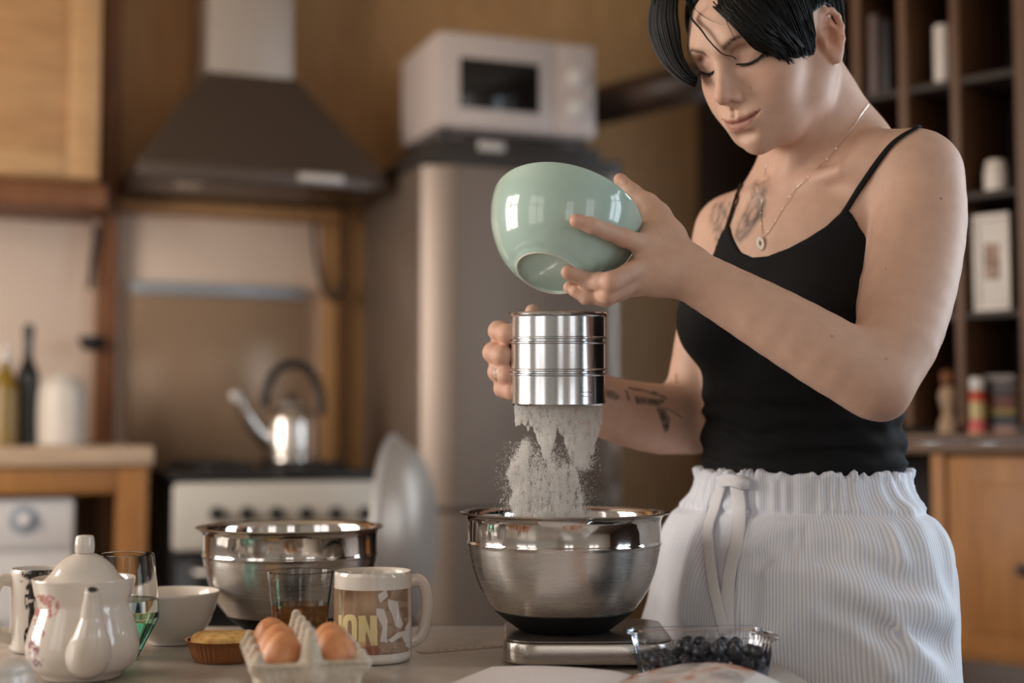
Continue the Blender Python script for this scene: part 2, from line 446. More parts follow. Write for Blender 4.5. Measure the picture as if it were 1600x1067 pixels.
# cooker hood
h = kthing('cooker_hood', 'dark metal cooker hood with a pale square chimney above the stove', 'cooker hood', -.40, 0, 1.692)
bm = bmesh.new()
lo_ = [bm.verts.new(p) for p in ((-.342, -.46, .045), (.342, -.46, .045), (.342, -.002, .045), (-.342, -.002, .045))]
hi_ = [bm.verts.new(p) for p in ((-.136, -.275, .345), (.128, -.275, .345), (.128, -.002, .345), (-.136, -.002, .345))]
bm.faces.new(lo_); bm.faces.new(hi_)
for i in range(4): bm.faces.new((lo_[i], lo_[(i + 1) % 4], hi_[(i + 1) % 4], hi_[i]))
obj('canopy', bm_mesh('canopy', bm), M_hood, h)
obj('lip', box(-.345, .345, -.463, -.002, .0, .045, .004), M_hood, h)
obj('chimney', box(-.128, .120, -.262, -.002, .346, ZC - 1.694, .003), mat('chimney_steel', srgb(182, 168, 156), .42, .6), h)
cs = obj('control_strip', box(.09, .22, -.468, -.4632, .012, .036, .002), M_pst, h)
for k in range(4): obj('button', place(lathe([(0, -.004), (.007, -.004), (.008, 0), (.0, .001)], 12, 'button'), Matrix.Translation((.108 + k * .031, -.468, .024)) @ Matrix.Rotation(math.pi / 2, 4, 'X')), M_white, cs)
obj('lamp_glass', box(-.23, -.16, -.40, -.30, -.003, .0, .001), M_pst, h)
cb = [KP(492, 336, -.06), KP(490, 358, -.06), KP(493, 400, -.06), KP(504, 450, -.06), KP(522, 468, -.06), KP(536, 440, -.06)]
o = KO('power_cable', tube([Vector((u, -.068, z)) for u, z in spline(cb, 6)], .008, 8, 'power_cable'), M_trimd); tag(o, 'dark power cable looping down beside the fridge from the hood', 'cable')
# counter, washing machine, things on the counter
c = kthing('wooden_counter', 'light wooden counter on square legs beside the stove', 'counter', -1.2, 0)
obj('worktop', box(-.6, .488, -.62, -.02, .925, .972, .004), wood('worktop_wood', srgb(196, 164, 134), srgb(214, 184, 154), 'x', .45, 1, 6), c)
obj('apron', box(-.59, .402, -.60, -.575, .855, .924, .003), M_oak, c)
for u, v in ((.403, -.605), (.403, -.09), (-.58, -.605), (-.58, -.09)): obj('leg', box(u, u + .075, v, v + .06, 0, .924, .004), M_oak, c)
w = kthing('washing_machine', 'white front loading washing machine under the wooden counter', 'appliance', -1.19, 0)
obj('body', box(-.30, .295, -.56, -.03, .02, .845, .012), M_white, w)
obj('control_panel', box(-.295, .290, -.572, -.561, .72, .842, .004), M_white, w)
q = KP(38, 812, -.575); M_ring = mat('blue_grey_plastic', srgb(150, 156, 168), .4)
dd = obj('door_ring', place(lathe([(.052, 0), (.075, .004), (.085, .018), (.075, .026), (.055, .022)], 40, 'door_ring', closed=True), Matrix.Translation((-.0, -.561, .40)) @ Matrix.Rotation(math.pi / 2, 4, 'X') @ Matrix.Scale(2.2, 4)), M_ring, w)
obj('porthole', place(lathe([(0, .03), (.08, .024), (.12, .006), (.12, 0), (0, 0)], 32, 'porthole'), Matrix.Translation((0, -.561, .40)) @ Matrix.Rotation(math.pi / 2, 4, 'X')), M_glassbk, w)
kn = obj('program_dial', place(lathe([(0, .018), (.018, .018), (.020, .015), (.021, .0), (.034, .0), (.036, -.001)], 32, 'program_dial'), Matrix.Translation((q[0] + 1.19, -.573, q[1])) @ Matrix.Rotation(math.pi / 2, 4, 'X')), M_ring, w)
obj('dial_cap', place(lathe([(0, .022), (.012, .021), (.016, .018), (.016, .0)], 24, 'dial_cap'), Matrix.Translation((q[0] + 1.19, -.573, q[1])) @ Matrix.Rotation(math.pi / 2, 4, 'X')), M_white, kn)
for u in (-.25, .23):
    for v in (-.52, -.08): obj('foot', place(lathe([(0, 0), (.02, 0), (.02, .02), (0, .02)], 12, 'foot'), Matrix.Translation((u, v, 0))), M_blackp, w)
def bottle(name, label, cat, px, py, v, prof, m, capm=None, capprof=None, extra=None):
    u, z = KP(px, py, v); o = kthing(name, label, cat, u, v, .9725)
    obj('body', lathe(prof, 32, 'body'), m, o)
    if capprof: obj('cap', lathe(capprof, 24, 'cap'), capm, o)
    return o
M_oil = mat('olive_oil', srgb(132, 104, 36), .15); M_dkgl = mat('dark_bottle_glass', (.010, .012, .010, 1), .12)
bottle('oil_bottle', 'olive oil bottle with a metal pourer at the edge of the counter', 'bottle', 6, 690, -.30, smooth_profile([(0, 0), (.033, .001), (.036, .01), (.036, .10), (.034, .15), (.022, .19), (.014, .205), (.014, .225)], 5) + [(0, .225)], M_oil, M_pst, [(0, .275), (.004, .274), (.006, .24), (.016, .238), (.017, .226), (0, .226)])
bottle('dark_bottle', 'tall dark glass bottle standing between oil bottle and white canister', 'bottle', 41, 690, -.26, smooth_profile([(0, 0), (.028, .001), (.031, .01), (.031, .17), (.027, .20), (.014, .235), (.0125, .29), (.0145, .295), (.0145, .312)], 5) + [(0, .313)], M_dkgl, M_blackp, [(0, .328), (.013, .326), (.0145, .3135), (0, .3132)])
bottle('white_canister', 'white ceramic canister with a rounded lid on the wooden counter', 'canister', 96, 690, -.30, smooth_profile([(0, 0), (.055, .001), (.062, .012), (.064, .09), (.062, .145), (.056, .165)], 5) + [(0, .166)], mat('canister_glaze', srgb(214, 204, 192), .4), mat('canister_lid_glaze', srgb(216, 206, 194), .4), smooth_profile([(0, .198), (.012, .197), (.016, .19), (.035, .186), (.052, .172)], 4) + [(.052, .1672), (0, .1672)])
# stove
s = kthing('gas_stove', 'gas stove with a cream control panel, black knobs and a raised glass lid', 'stove', -.39, 0)
obj('body', box(-.272, .272, -.60, -.05, .03, .872, .004), M_blackp, s)
obj('control_panel', box(-.272, .276, -.632, -.601, .705, .880, .014), M_cream, s)
obj('cooktop', box(-.280, .280, -.625, -.045, .8815, .905, .004), M_blackp, s)
for k in range(6):
    u, z = KP(340 + 46.5 * k, 803, -.64); kb = obj('knob', place(lathe([(0, .026), (.012, .026), (.014, .022), (.019, .004), (.020, 0), (0, 0)], 20, 'knob'), Matrix.Translation((u + .39, -.633, z)) @ Matrix.Rotation(math.pi / 2, 4, 'X')), M_blackp, s)
dr = obj('oven_door', box(-.268, .268, -.626, -.602, .10, .695, .006), M_glassbk, s)
obj('door_handle', tube([Vector((-.22, -.628, .655)), Vector((-.22, -.66, .655)), Vector((.22, -.66, .655)), Vector((.22, -.628, .655))], .008, 8, 'door_handle'), M_pst, dr)
M_lid = mat('tinted_glass_lid', srgb(158, 132, 108), .22, .2)
ld = obj('glass_lid', box(-.318, .205, -.052, -.044, .907, 1.412, .002), M_lid, s)
obj('lid_edge', box(-.319, .207, -.056, -.042, 1.413, 1.452, .003), mat('blue_grey_metal', srgb(168, 172, 178), .35, .6), ld)
for cu, cv in ((-.13, -.2), (.13, -.2), (-.13, -.46), (.13, -.46)):
    g_ = [tube([Vector((cu + .09 * math.cos(a), cv + .09 * math.sin(a), .924)), Vector((cu + .02 * math.cos(a), cv + .02 * math.sin(a), .924))], .005, 6, 'bar') for a in (0, math.pi / 2, math.pi, 3 * math.pi / 2)]
    g_.append(tube([Vector((cu + .09 * math.cos(2 * math.pi * i / 24), cv + .09 * math.sin(2 * math.pi * i / 24), .917)) for i in range(25)], .006, 6, 'ring')); obj('pan_support', joined('pan_support', g_), M_blackp, s)
# kettle
u, z = KP(455, 738, -.40); kt = kthing('kettle', 'shiny steel whistling kettle with a black arched handle on the stove', 'kettle', u, -.40, .930)
KR = Matrix.Rotation(0, 4, 'Z')
obj('body', lathe(smooth_profile([(0, 0), (.066, .001), (.073, .010), (.073, .07), (.069, .115), (.055, .138), (.040, .146)], 5) + [(0, .147)], 40, 'body'), M_chrome_bg if 'M_chrome_bg' in globals() else mat('kettle_steel', srgb(214, 206, 198), .22, 1.0), kt)
obj('spout', tube(spline([(-.06, -.01, .05), (-.10, -.015, .085), (-.130, -.02, .130), (-.152, -.02, .168)], 5), [.026, .025, .024, .0235, .023, .022, .021, .020, .019, .018, .017, .016, .015, .015, .015, .015], 14, 'spout'), mat('kettle_spout_steel', srgb(222, 214, 206), .2, 1.0), kt)
obj('whistle', place(lathe([(0, 0), (.019, 0), (.021, .012), (.016, .026), (0, .028)], 20, 'whistle'), Matrix.Translation((-.153, -.02, .166)) @ Matrix.Rotation(-.5, 4, 'Y')), M_pst, kt)
obj('handle', tube(spline([(-.075, 0, .150), (-.070, 0, .205), (-.035, 0, .258), (.020, 0, .268), (.062, 0, .235), (.082, 0, .180), (.084, 0, .125)], 6), .0125, 10, 'handle'), M_blackp, kt)
lk = obj('lid', lathe([(.042, .1475), (.040, .153), (.02, .160), (0, .161)], 28, 'lid'), M_pst, kt); obj('lid_knob', lathe([(0, .188), (.010, .187), (.013, .178), (.007, .166), (.006, .1615), (0, .1612)], 16, 'lid_knob'), M_blackp, lk)
# round tray standing between stove and fridge
tr = empty('round_tray'); tr.matrix_world = K_M @ Matrix.Translation((KXY(622, -1.0), -1.0, .762)) @ Matrix.Rotation(math.radians(-118), 4, 'Z') @ Matrix.Rotation(math.radians(90), 4, 'X')
tag(tr, 'large round steel basin stood on edge on a stool against the fridge', 'basin')
obj('pan', lathe(smooth_profile([(0, -.085), (.12, -.080), (.185, -.055), (.222, -.015), (.236, .010)], 5) + smooth_profile([(.233, .010), (.218, -.012), (.18, -.05), (.118, -.075), (0, -.080)], 5), 64, 'pan', angle=1.0), mat('basin_metal', srgb(186, 172, 160), .4, .35), tr)
obj('rolled_rim', place(lathe([(.236 + .007 * math.cos(a), .012 + .007 * math.sin(a)) for a in [2 * math.pi * i / 10 for i in range(10)]], 64, 'rolled_rim', closed=True, angle=1.2), Matrix.Identity(4)), M_pst, tr)
stl = kthing('stool', 'dark square stool carrying the round basin beside the stove', 'stool', KXY(622, -1.0), -1.0); stl.matrix_world = stl.matrix_world @ Matrix.Rotation(math.radians(28), 4, 'Z')
obj('seat', box(-.15, .15, -.15, .15, .495, .525, .006), M_darkw, stl)
for a, b in ((-1, -1), (-1, 1), (1, -1), (1, 1)): obj('leg', box(a * .125 - .017, a * .125 + .017, b * .125 - .017, b * .125 + .017, 0, .494, .003), M_darkw, stl)
# fridge and microwave
f = kthing('fridge', 'tall silver grey fridge freezer with rounded door edge', 'fridge', -.005, 0)
obj('cabinet', box(.0, .60, -.60, -.06, .03, 1.745, .006), M_grey, f)
obj('top_cover', box(.0, .60, -.655, -.06, 1.7465, 1.792, .008), M_trimd, f)
def rdoor(z0, z1):
    poly = [(.600, -.602), (.002, -.602), (.002, -.612), (.006, -.618), (.078, -.662), (.086, -.666), (.096, -.667)] + [(.555 + .045 * math.sin(a), -.622 - .045 * math.cos(a)) for a in [i * math.pi / 2 / 6 for i in range(7)]]
    return prism(poly, 'z', z0, z1, 0, 'door')
d1 = obj('door', rdoor(.805, 1.742), M_grey, f); d2 = obj('door', rdoor(.06, .790), M_grey, f)
obj('door_badge', box(.27, .34, -.6685, -.6665, 1.700, 1.716, .001), mat('pinkish_badge', srgb(170, 128, 122), .5), d1)
for dd_, z0 in ((d1, .86), (d2, .56)): obj('door_handle', tube([Vector((.555, -.655, z0)), Vector((.555, -.692, z0 + .01)), Vector((.555, -.692, z0 + .19)), Vector((.555, -.655, z0 + .20))], .009, 8, 'door_handle'), M_grey, dd_)
for u in (.04, .55):
    for v in (-.55, -.1): obj('foot', place(lathe([(0, 0), (.02, 0), (.02, .03), (0, .03)], 12, 'foot'), Matrix.Translation((u, v, 0))), M_blackp, f)
mu, mz = KP(683, 201, -.60); mo = kthing('microwave', 'white microwave oven with a dark window on top of the fridge', 'microwave', mu, -.60, 1.833, math.radians(-1))
bo = KO('wooden_board', box(mu - .0, mu + .50, -.605, -.22, 1.7928, 1.8325, .004), M_trimd); tag(bo, 'dark flat board between the microwave and the fridge top', 'board')
obj('paper_slip', box(mu + .12, mu + .20, -.6085, -.6055, 1.800, 1.826, .0005), M_white, bo)
M_mw = mat('microwave_white', srgb(200, 186, 180), .4)
obj('housing', box(.0, .485, .012, .36, .028, .300, .012), M_mw, mo)
dm = obj('door', box(.004, .352, -.006, .0115, .030, .298, .006), M_mw, mo)
q0, q1 = KP(722, 97, -.61), KP(840, 172, -.61)
obj('window', box(q0[0] - mu - .006, q1[0] - mu + .004, -.0085, -.0062, .085, .228, .001), M_glassbk, dm)
pn = obj('control_panel', box(.354, .482, -.006, .0115, .030, .298, .006), M_mw, mo)
for zz in (.200, .110): obj('knob', place(lathe([(0, .020), (.020, .020), (.023, .016), (.024, 0), (0, 0)], 24, 'knob'), Matrix.Translation((.418, -.0065, zz)) @ Matrix.Rotation(math.pi / 2, 4, 'X')), M_white, pn)
for u in (.03, .45):
    for v in (.03, .32): obj('foot', place(lathe([(0, 0), (.014, 0), (.016, .028), (0, .028)], 12, 'foot'), Matrix.Translation((u, v, 0))), M_blackp, mo)
struct('trim_4', box(1.22, U1 - .002, -.03, -.001, 0, ZC - .002, .002), M_darkw, 'dark panel added for the shadow in the far corner')  # added panel; its dark colour stands in for the shadowed side wall
# dark beam that runs from the fridge towards the side wall
b0, b1 = P(925, 168, 4.30), P(1120, 120, 3.95)
o = obj('roof_brace', tube([b0, b1], .062, 4, 'roof_brace', up=Vector((0, 0, 1))), M_darkw); tag(o, 'dark square timber brace between fridge and side wall', 'timber')

# ------------------------------------------------------------------ shelf unit and cupboard by the side wall (frame S: s along the front to the far end, depth behind)
S_R = P(1588, 673, 3.0); S_R.z = 0
S_M = Matrix.Translation(S_R) @ Matrix(((-.722, .692, 0), (.692, .722, 0), (0, 0, 1))).to_4x4()      # x = s, y = depth
S_I = S_M.inverted()
def SP(px, py, dep=0.0):
    o = S_I @ CAM; d = S_I.to_3x3() @ ray(px, py); q = o + d * ((dep - o.y) / d.y); return q.x, q.z
def sbox(x0, x1, y0, y1, z0, z1, bev=.003):
    return box(x0, x1, y0, y1, z0, z1, bev)
def sthing(name, label, cat, s_=0, dep=0, z=0):
    o = empty(name); R_ = Matrix(((-.722, -.692, 0), (.692, -.722, 0), (0, 0, 1)))                   # right-handed: x = s, y = out of the shelf
    o.matrix_world = Matrix.Translation(S_M @ Vector((s_, dep, z))) @ R_.to_4x4(); tag(o, label, cat); return o
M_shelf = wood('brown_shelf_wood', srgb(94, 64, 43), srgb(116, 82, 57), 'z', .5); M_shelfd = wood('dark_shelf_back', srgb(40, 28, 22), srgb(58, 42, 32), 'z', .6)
SZ = [1.005, 1.272, 1.535, 1.795, 2.055, 2.315]
u_ = sthing('shelf_unit', 'dark brown pigeonhole shelf unit standing above the orange wooden cupboard', 'shelf')
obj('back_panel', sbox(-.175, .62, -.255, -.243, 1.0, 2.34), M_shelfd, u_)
for s_ in (-.163, -.045 + .0, .1233, .2505, .3687, .49, .60):
    w_ = .042 if s_ == -.045 else .022
    obj('upright', sbox(s_ - w_ / 2 + (.012 if s_ == -.045 else 0), s_ + w_ / 2 + (.012 if s_ == -.045 else 0), -.242, .0, 1.022, 2.32), M_shelf, u_)
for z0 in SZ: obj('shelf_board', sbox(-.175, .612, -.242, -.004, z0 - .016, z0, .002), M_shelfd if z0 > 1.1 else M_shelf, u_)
cbd = sthing('cupboard', 'orange wooden cupboard with a panelled door under the shelf unit', 'cupboard')
obj('carcass', sbox(-.18, .168, -.30, -.024, .12, .96), M_oak, cbd); obj('top_board', sbox(-.19, .62, -.31, .01, .962, .986), M_shelf, cbd)
obj('stile', sbox(.166, .198, -.30, .0, .52, .961), M_oak, cbd); obj('side_panel', sbox(.585, .61, -.30, .0, .0, .961), M_darkw, cbd); obj('recess_back', sbox(.199, .584, -.30, -.28, .0, .961), mat('shaded_recess_wood', srgb(26, 18, 14), .7), cbd)  # near-black back colour imitates the shade inside the open recess
dd = obj('door', sbox(-.175, .160, -.023, -.002, .53, .955), M_oak, cbd)
obj('door_panel', sbox(-.12, .105, -.0018, .006, .58, .90, .005), M_oak, dd)
obj('knob', place(lathe([(0, .022), (.011, .020), (.014, .012), (.006, .003), (.006, 0), (0, 0)], 16, 'knob'), Matrix.Translation((-.012, .006, .72)) @ Matrix.Rotation(-math.pi / 2, 4, 'X')), M_darkw, dd)
obj('plinth', sbox(-.18, .198, -.30, -.05, .0, .119), M_darkw, cbd); obj('drawer_front', sbox(-.175, .160, -.023, -.006, .13, .515), M_darkw, cbd)
def item(name, label, cat, px, dep, row, build):
    s_, _ = SP(px, 673, dep); o = sthing(name, label, cat, s_, dep, SZ[row] + .0006); build(o); return o
M_wj = mat('white_jar_glaze', srgb(222, 212, 204), .4); M_paper = mat('white_mount', srgb(222, 216, 210), .6)
def it_candle(o): obj('wax', lathe([(0, 0), (.018, 0), (.019, .003), (.019, .132), (.017, .137), (0, .135)], 24, 'wax'), M_wj, o); obj('wick', tube([Vector((0, 0, .135)), Vector((.001, 0, .146))], .001, 5, 'wick'), M_blackp, o)
item('pillar_candle', 'tall white pillar candle on the second shelf from the top', 'candle', 1484, .05, 3, it_candle)
def it_jar(o): obj('body', lathe(smooth_profile([(0, 0), (.022, 0), (.0255, .006), (.0255, .044), (.022, .052)], 4) + [(0, .0525)], 24, 'body'), M_wj, o); obj('lid', lathe([(0, .070), (.018, .069), (.0225, .064), (.0225, .0532), (0, .0532)], 24, 'lid'), M_wj, o)
item('white_jar', 'small white lidded jar above the framed picture', 'jar', 1565, .04, 2, it_jar)
def it_frame(o):
    obj('frame', joined('frame', [box(-.042, .042, -.006, .006, 0, .014, .002), box(-.042, .042, -.006, .006, .200, .214, .002), box(-.042, -.029, -.006, .006, .0145, .1995, .002), box(.029, .042, -.006, .006, .0145, .1995, .002)]), M_wj, o)
    obj('mount', box(-.0285, .0285, -.004, .001, .015, .199, .0005), M_paper, o)
    mp = mat('faded_print', srgb(150, 128, 116), .7); t = NT(mp); t.l(t.ramp(t.noise(t.coords('Object'), 40, 3), [(.35, srgb(96, 72, 64)), (.55, srgb(186, 156, 138)), (.7, srgb(150, 150, 152))]), t.b.inputs['Base Color'])
    obj('print', box(-.017, .017, .0012, .0020, .070, .148, .0002), mp, o)
pf = item('picture_frame', 'white framed small picture leaning in the shelf', 'picture frame', 1556, .03, 1, it_frame)
def it_book(w, h_, d_, c_):
    def f(o):
        m_ = mat('book_cover', c_, .55); obj('cover', joined('cover', [box(-w / 2, -w / 2 + .0025, -d_, 0, 0, h_, .0008), box(w / 2 - .0025, w / 2, -d_, 0, 0, h_, .0008), box(-w / 2 + .0025, w / 2 - .0025, -.003, 0, 0, h_, .0008)]), m_, o)
        obj('pages', box(-w / 2 + .003, w / 2 - .003, -d_ + .003, -.0035, .003, h_ - .003, .0004), M_paper, o)
    return f
item('standing_book', 'faded pinkish book standing upright beside the dark book in the shelf', 'book', 1373, .02, 3, it_book(.020, .19, .13, srgb(104, 84, 82)))
item('standing_book', 'dark book standing upright beside the faded pinkish book in the shelf', 'book', 1392, .02, 3, it_book(.022, .17, .13, srgb(30, 24, 26)))
def it_bottle(o):
    obj('body', lathe(smooth_profile([(0, 0), (.016, 0), (.019, .004), (.019, .075), (.017, .090), (.013, .095)], 4) + [(0, .0955)], 24, 'body'), mat('cream_plastic', srgb(206, 186, 130), .4), o)
    obj('cap', lathe([(0, .124), (.017, .123), (.019, .119), (.019, .096), (0, .096)], 20, 'cap'), M_white, o)
    obj('label_band', lathe([(.0192, .070), (.0196, .070), (.0196, .090), (.0184, .092)], 24, 'label_band'), mat('red_label', srgb(196, 72, 48), .5), o)
    obj('base_band', lathe([(.0193, .003), (.0197, .003), (.0197, .032), (.0193, .032)], 24, 'base_band', closed=True), mat('pink_label', srgb(216, 104, 98), .5), o)
item('squeeze_bottle', 'small bottle with white cap and red and yellow label on the bottom shelf', 'bottle', 1527, .03, 0, it_bottle)
yb = 0.0
for w_, h_, c_, lb in ((.075, .018, srgb(150, 116, 108), 'pale pinkish book at the bottom of the lying stack in the shelf'), (.078, .020, srgb(28, 44, 58), 'navy book lying above the pale pinkish one in the stack'), (.076, .018, srgb(128, 106, 44), 'mustard yellow book in the lying stack'), (.074, .024, srgb(96, 40, 34), 'dark red book in the lying stack'), (.070, .030, srgb(60, 52, 52), 'dark grey book near the top of the lying stack'), (.072, .016, srgb(128, 120, 116), 'light grey book topmost of the lying stack')):
    s_, _ = SP(1562, 673, .05); o = sthing('lying_book', lb, 'book', s_, .05, SZ[0] + .0006 + yb); yb += h_ + .0006
    m_ = mat('book_cover', c_, .55); hw = w_ / 2 * .95; obj('cover', joined('cover', [box(-hw, hw, -.11, 0, 0, .002, .0006), box(-hw, hw, -.11, 0, h_ - .002, h_, .0006), box(-hw, hw, -.003, 0, .002, h_ - .002, .0006)]), m_, o); obj('pages', box(-hw + .002, hw - .002, -.108, -.0035, .0024, h_ - .0024, .0003), M_paper, o)
def it_fig(o):
    obj('body', lathe(smooth_profile([(0, 0), (.020, 0), (.024, .006), (.020, .03), (.013, .045), (.018, .065), (.022, .085), (.014, .105)], 4) + [(0, .106)], 20, 'body'), mat('pale_doll_cloth', srgb(176, 150, 124), .8), o)
    obj('head', lathe(smooth_profile([(0, .104), (.012, .108), (.018, .122), (.015, .138), (0, .145)], 4), 20, 'head'), mat('brown_doll_hair', srgb(122, 78, 44), .7), o)
item('figurine', 'small brown and cream figurine beside the red labelled bottle', 'figurine', 1483, .05, 0, it_fig)

# ------------------------------------------------------------------ the mint bowl and the flour sifter (held)
M_mint = mat('mint_glaze', srgb(176, 208, 196), .12, 0, Coat_Weight=.5, Coat_Roughness=.03)
t = NT(M_mint); nz = t.noise(t.coords('Object'), 9, 3); t.l(t.ramp(nz, [(.3, srgb(172, 198, 187)), (.7, srgb(182, 207, 197))]), t.b.inputs['Base Color'])
def steel(name, col, rough, aniso=0.0, streak=True):
    m = mat(name, col, rough, 1.0); t = NT(m)
    if streak:
        n_ = t.noise(t.coords('Object', (1, 1, 40)), 12, 3, .6)
        rr = t.n('ShaderNodeMapRange'); rr.inputs[3].default_value = rough * .75; rr.inputs[4].default_value = rough * 1.35; t.l(n_, rr.inputs[0]); t.l(rr.outputs[0], t.b.inputs['Roughness'])
    return m
M_chrome = steel('polished_steel', srgb(210, 213, 217), .17)
M_steel = steel('brushed_steel', srgb(186, 178, 170), .26)
bowl_foot = P(857, 428, 1.572)
_d = ray(875, 350).normalized(); _up = (Vector((0, 0, 1)) - _d * _d.z).normalized(); _rt = _d.cross(_up)
bowl_axis = (.80 * (math.cos(math.radians(18)) * _up + math.sin(math.radians(18)) * _rt) + .60 * _d).normalized()
bp_out = smooth_profile([(.0405, .0035), (.051, .0100), (.066, .0245), (.079, .046), (.0868, .068), (.0895, .086)], 6)
bp_in = smooth_profile([(.0862, .0862), (.083, .069), (.0755, .049), (.063, .031), (.045, .018), (.0, .0135)], 6)
prof = [(0, .0022), (.0340, .0022), (.0350, .0006), (.0368, 0), (.0385, .0012)] + bp_out + [(.0890, .0876), (.0876, .0880)] + bp_in
MB = Matrix.Translation(bowl_foot) @ frame_z(bowl_axis).to_4x4()
me = lathe(prof, 96, 'mint_bowl', angle=.55)
mint_bowl = obj('mint_bowl', me, M_mint); mint_bowl.matrix_world = MB
obj('foot_ring', lathe([(.0367 + .0013 * math.cos(a), .0006 + .0010 * math.sin(a)) for a in [2 * math.pi * i / 10 for i in range(10)]], 72, 'foot_ring', closed=True, angle=1.5), mat('unglazed_ring', srgb(206, 204, 192), .6), mint_bowl)
tag(mint_bowl, 'glossy mint green ceramic bowl tipped up in one hand above the sifter', 'bowl')
_m = me.copy(); _m.transform(MB); _b = bmesh.new(); _b.from_mesh(_m); BOWL_BVH = BVHTree.FromBMesh(_b); _b.free(); bpy.data.meshes.remove(_m)
def on_bowl(px, py, r, k=.95):
    d = ray(px, py).normalized(); hit = BOWL_BVH.ray_cast(CAM, d)
    return None if hit[0] is None else hit[0] + hit[1] * (r * k) * (1 if hit[1].dot(d) < 0 else -1)

# sifter: drum with rolled rim and two double beads, inner sieve, strap handle, trigger slot
SIF_C = P(872.5, 632, 1.655); SIF_AX = Vector((0.0, -.055, 1)).normalized(); SIF_R = .0553; SIF_H = .1065
MS = Matrix.Translation(SIF_C) @ frame_z(SIF_AX).to_4x4()
sifter = empty('flour_sifter'); sifter.matrix_world = MS
tag(sifter, 'polished steel flour sifter mug with two raised bands, held above the mixing bowl', 'sifter')
R_, H_ = SIF_R, SIF_H
pr = [(R_ - .004, .004), (R_ - .0008, .0), (R_ + .0004, .002), (R_, .006), (R_, .034), (R_ + .0016, .0352), (R_ + .0016, .0362), (R_ - .0006, .0376), (R_ - .0006, .039), (R_ + .0016, .0404), (R_ + .0016, .0414), (R_, .0426),
      (R_, .071), (R_ + .0016, .0722), (R_ + .0016, .0732), (R_ - .0006, .0746), (R_ - .0006, .076), (R_ + .0016, .0774), (R_ + .0016, .0784), (R_, .0796), (R_, H_ - .004), (R_ + .001, H_ - .003), (R_ + .0028, H_ - .002), (R_ + .0034, H_ - .0002), (R_ + .0026, H_ + .0014), (R_ + .0008, H_ + .0018), (R_ - .001, H_), (R_ - .0012, .006)]
obj('drum', lathe(pr, 96, 'drum', closed=True, angle=.5), M_chrome, sifter)
obj('sieve', lathe([(0, .012), (.02, .0118), (R_ - .0015, .011), (R_ - .0015, .0125), (0, .0135)], 64, 'sieve'), M_steel, sifter)
hp = []
hd = Vector((-.80, .60, 0)).normalized()
for r_, z_ in [(R_ + .0005, .094), (R_ + .018, .0955), (R_ + .030, .090), (R_ + .034, .074), (R_ + .033, .05), (R_ + .028, .032), (R_ + .016, .024), (R_ + .0005, .023)]: hp.append((r_, z_))
hs = spline(hp, 6)
obj('handle', tube([hd * r_ + Vector((0, 0, z_)) for r_, z_ in hs], .006, 10, 'handle', flat=(1.0, .22), up=[Vector((hd.x, hd.y, 0)).cross(Vector((-hd.y, hd.x, 0))) if False else Vector((-hd.y, hd.x, 0)).cross((Vector((0,0,1)))) for _ in hs]), M_chrome, sifter)
# small stamped slot on the drum
sa = math.radians(-56); sl = []
for q in range(25):
    a = 2 * math.pi * q / 24; u = .0062 * (abs(math.cos(a)) ** .6) * (1 if math.cos(a) > 0 else -1); w = .0026 * (abs(math.sin(a)) ** .6) * (1 if math.sin(a) > 0 else -1)
    sl.append(Vector(((R_ + .0003) * math.cos(sa + u / R_), (R_ + .0003) * math.sin(sa + u / R_), .0135 + w)))
obj('stamped_slot', tube(sl, .00055, 6, 'stamped_slot', cap=False), M_chrome, sifter)

# ------------------------------------------------------------------ table with a stone top
TZ = .75
M_stone = mat('grey_stone', srgb(176, 166, 156), .32); t = NT(M_stone); co = t.coords('Object')
n1 = t.noise(co, 5, 6, .62, 1.4); n2 = t.noise(co, 38, 4, .6)
base_ = t.ramp(n1, [(.30, srgb(150, 139, 128)), (.50, srgb(178, 168, 158)), (.72, srgb(196, 188, 180))]); t.l(t.mix(1.0, base_, t.ramp(n2, [(.3, (.90, .89, .88, 1)), (.7, (1.05, 1.05, 1.05, 1))]), 'MULTIPLY'), t.b.inputs['Base Color'])
table = empty('stone_table'); tag(table, 'wooden table with a pale grey stone top under all the baking things', 'table')
SLOPE = -.582; YS = lambda x, o: 1.268 + SLOPE * x + o
far_slab = [(-.95, YS(-.95, .0012)), (-.95, 1.91), (.085, 1.91), (.112, 1.862), (.284, 1.628), (.302, 1.592), (.345, YS(.345, .0012))]
near_slab = [(-.95, .42), (-.95, YS(-.95, -.0012)), (.345, YS(.345, -.0012)), (.40, .80), (.40, .42)]
for pg in (far_slab, near_slab): obj('slab', prism(pg, 'z', TZ - .028, TZ, .0015, 'slab'), M_stone, table)
obj('apron', joined('apron', [box(-.90, .24, 1.50, 1.53, .62, TZ - .029, .003), box(-.90, .34, .47, .50, .62, TZ - .029, .003), box(-.90, -.87, .50, 1.50, .62, TZ - .029, .003), box(.21, .24, .50, 1.50, .62, TZ - .029, .003)]), M_oak, table)
for x, y in ((-.90, 1.47), (-.90, .47), (.18, 1.47), (.18, .47)): obj('leg', box(x, x + .06, y, y + .06, 0, .621, .004), M_oak, table)

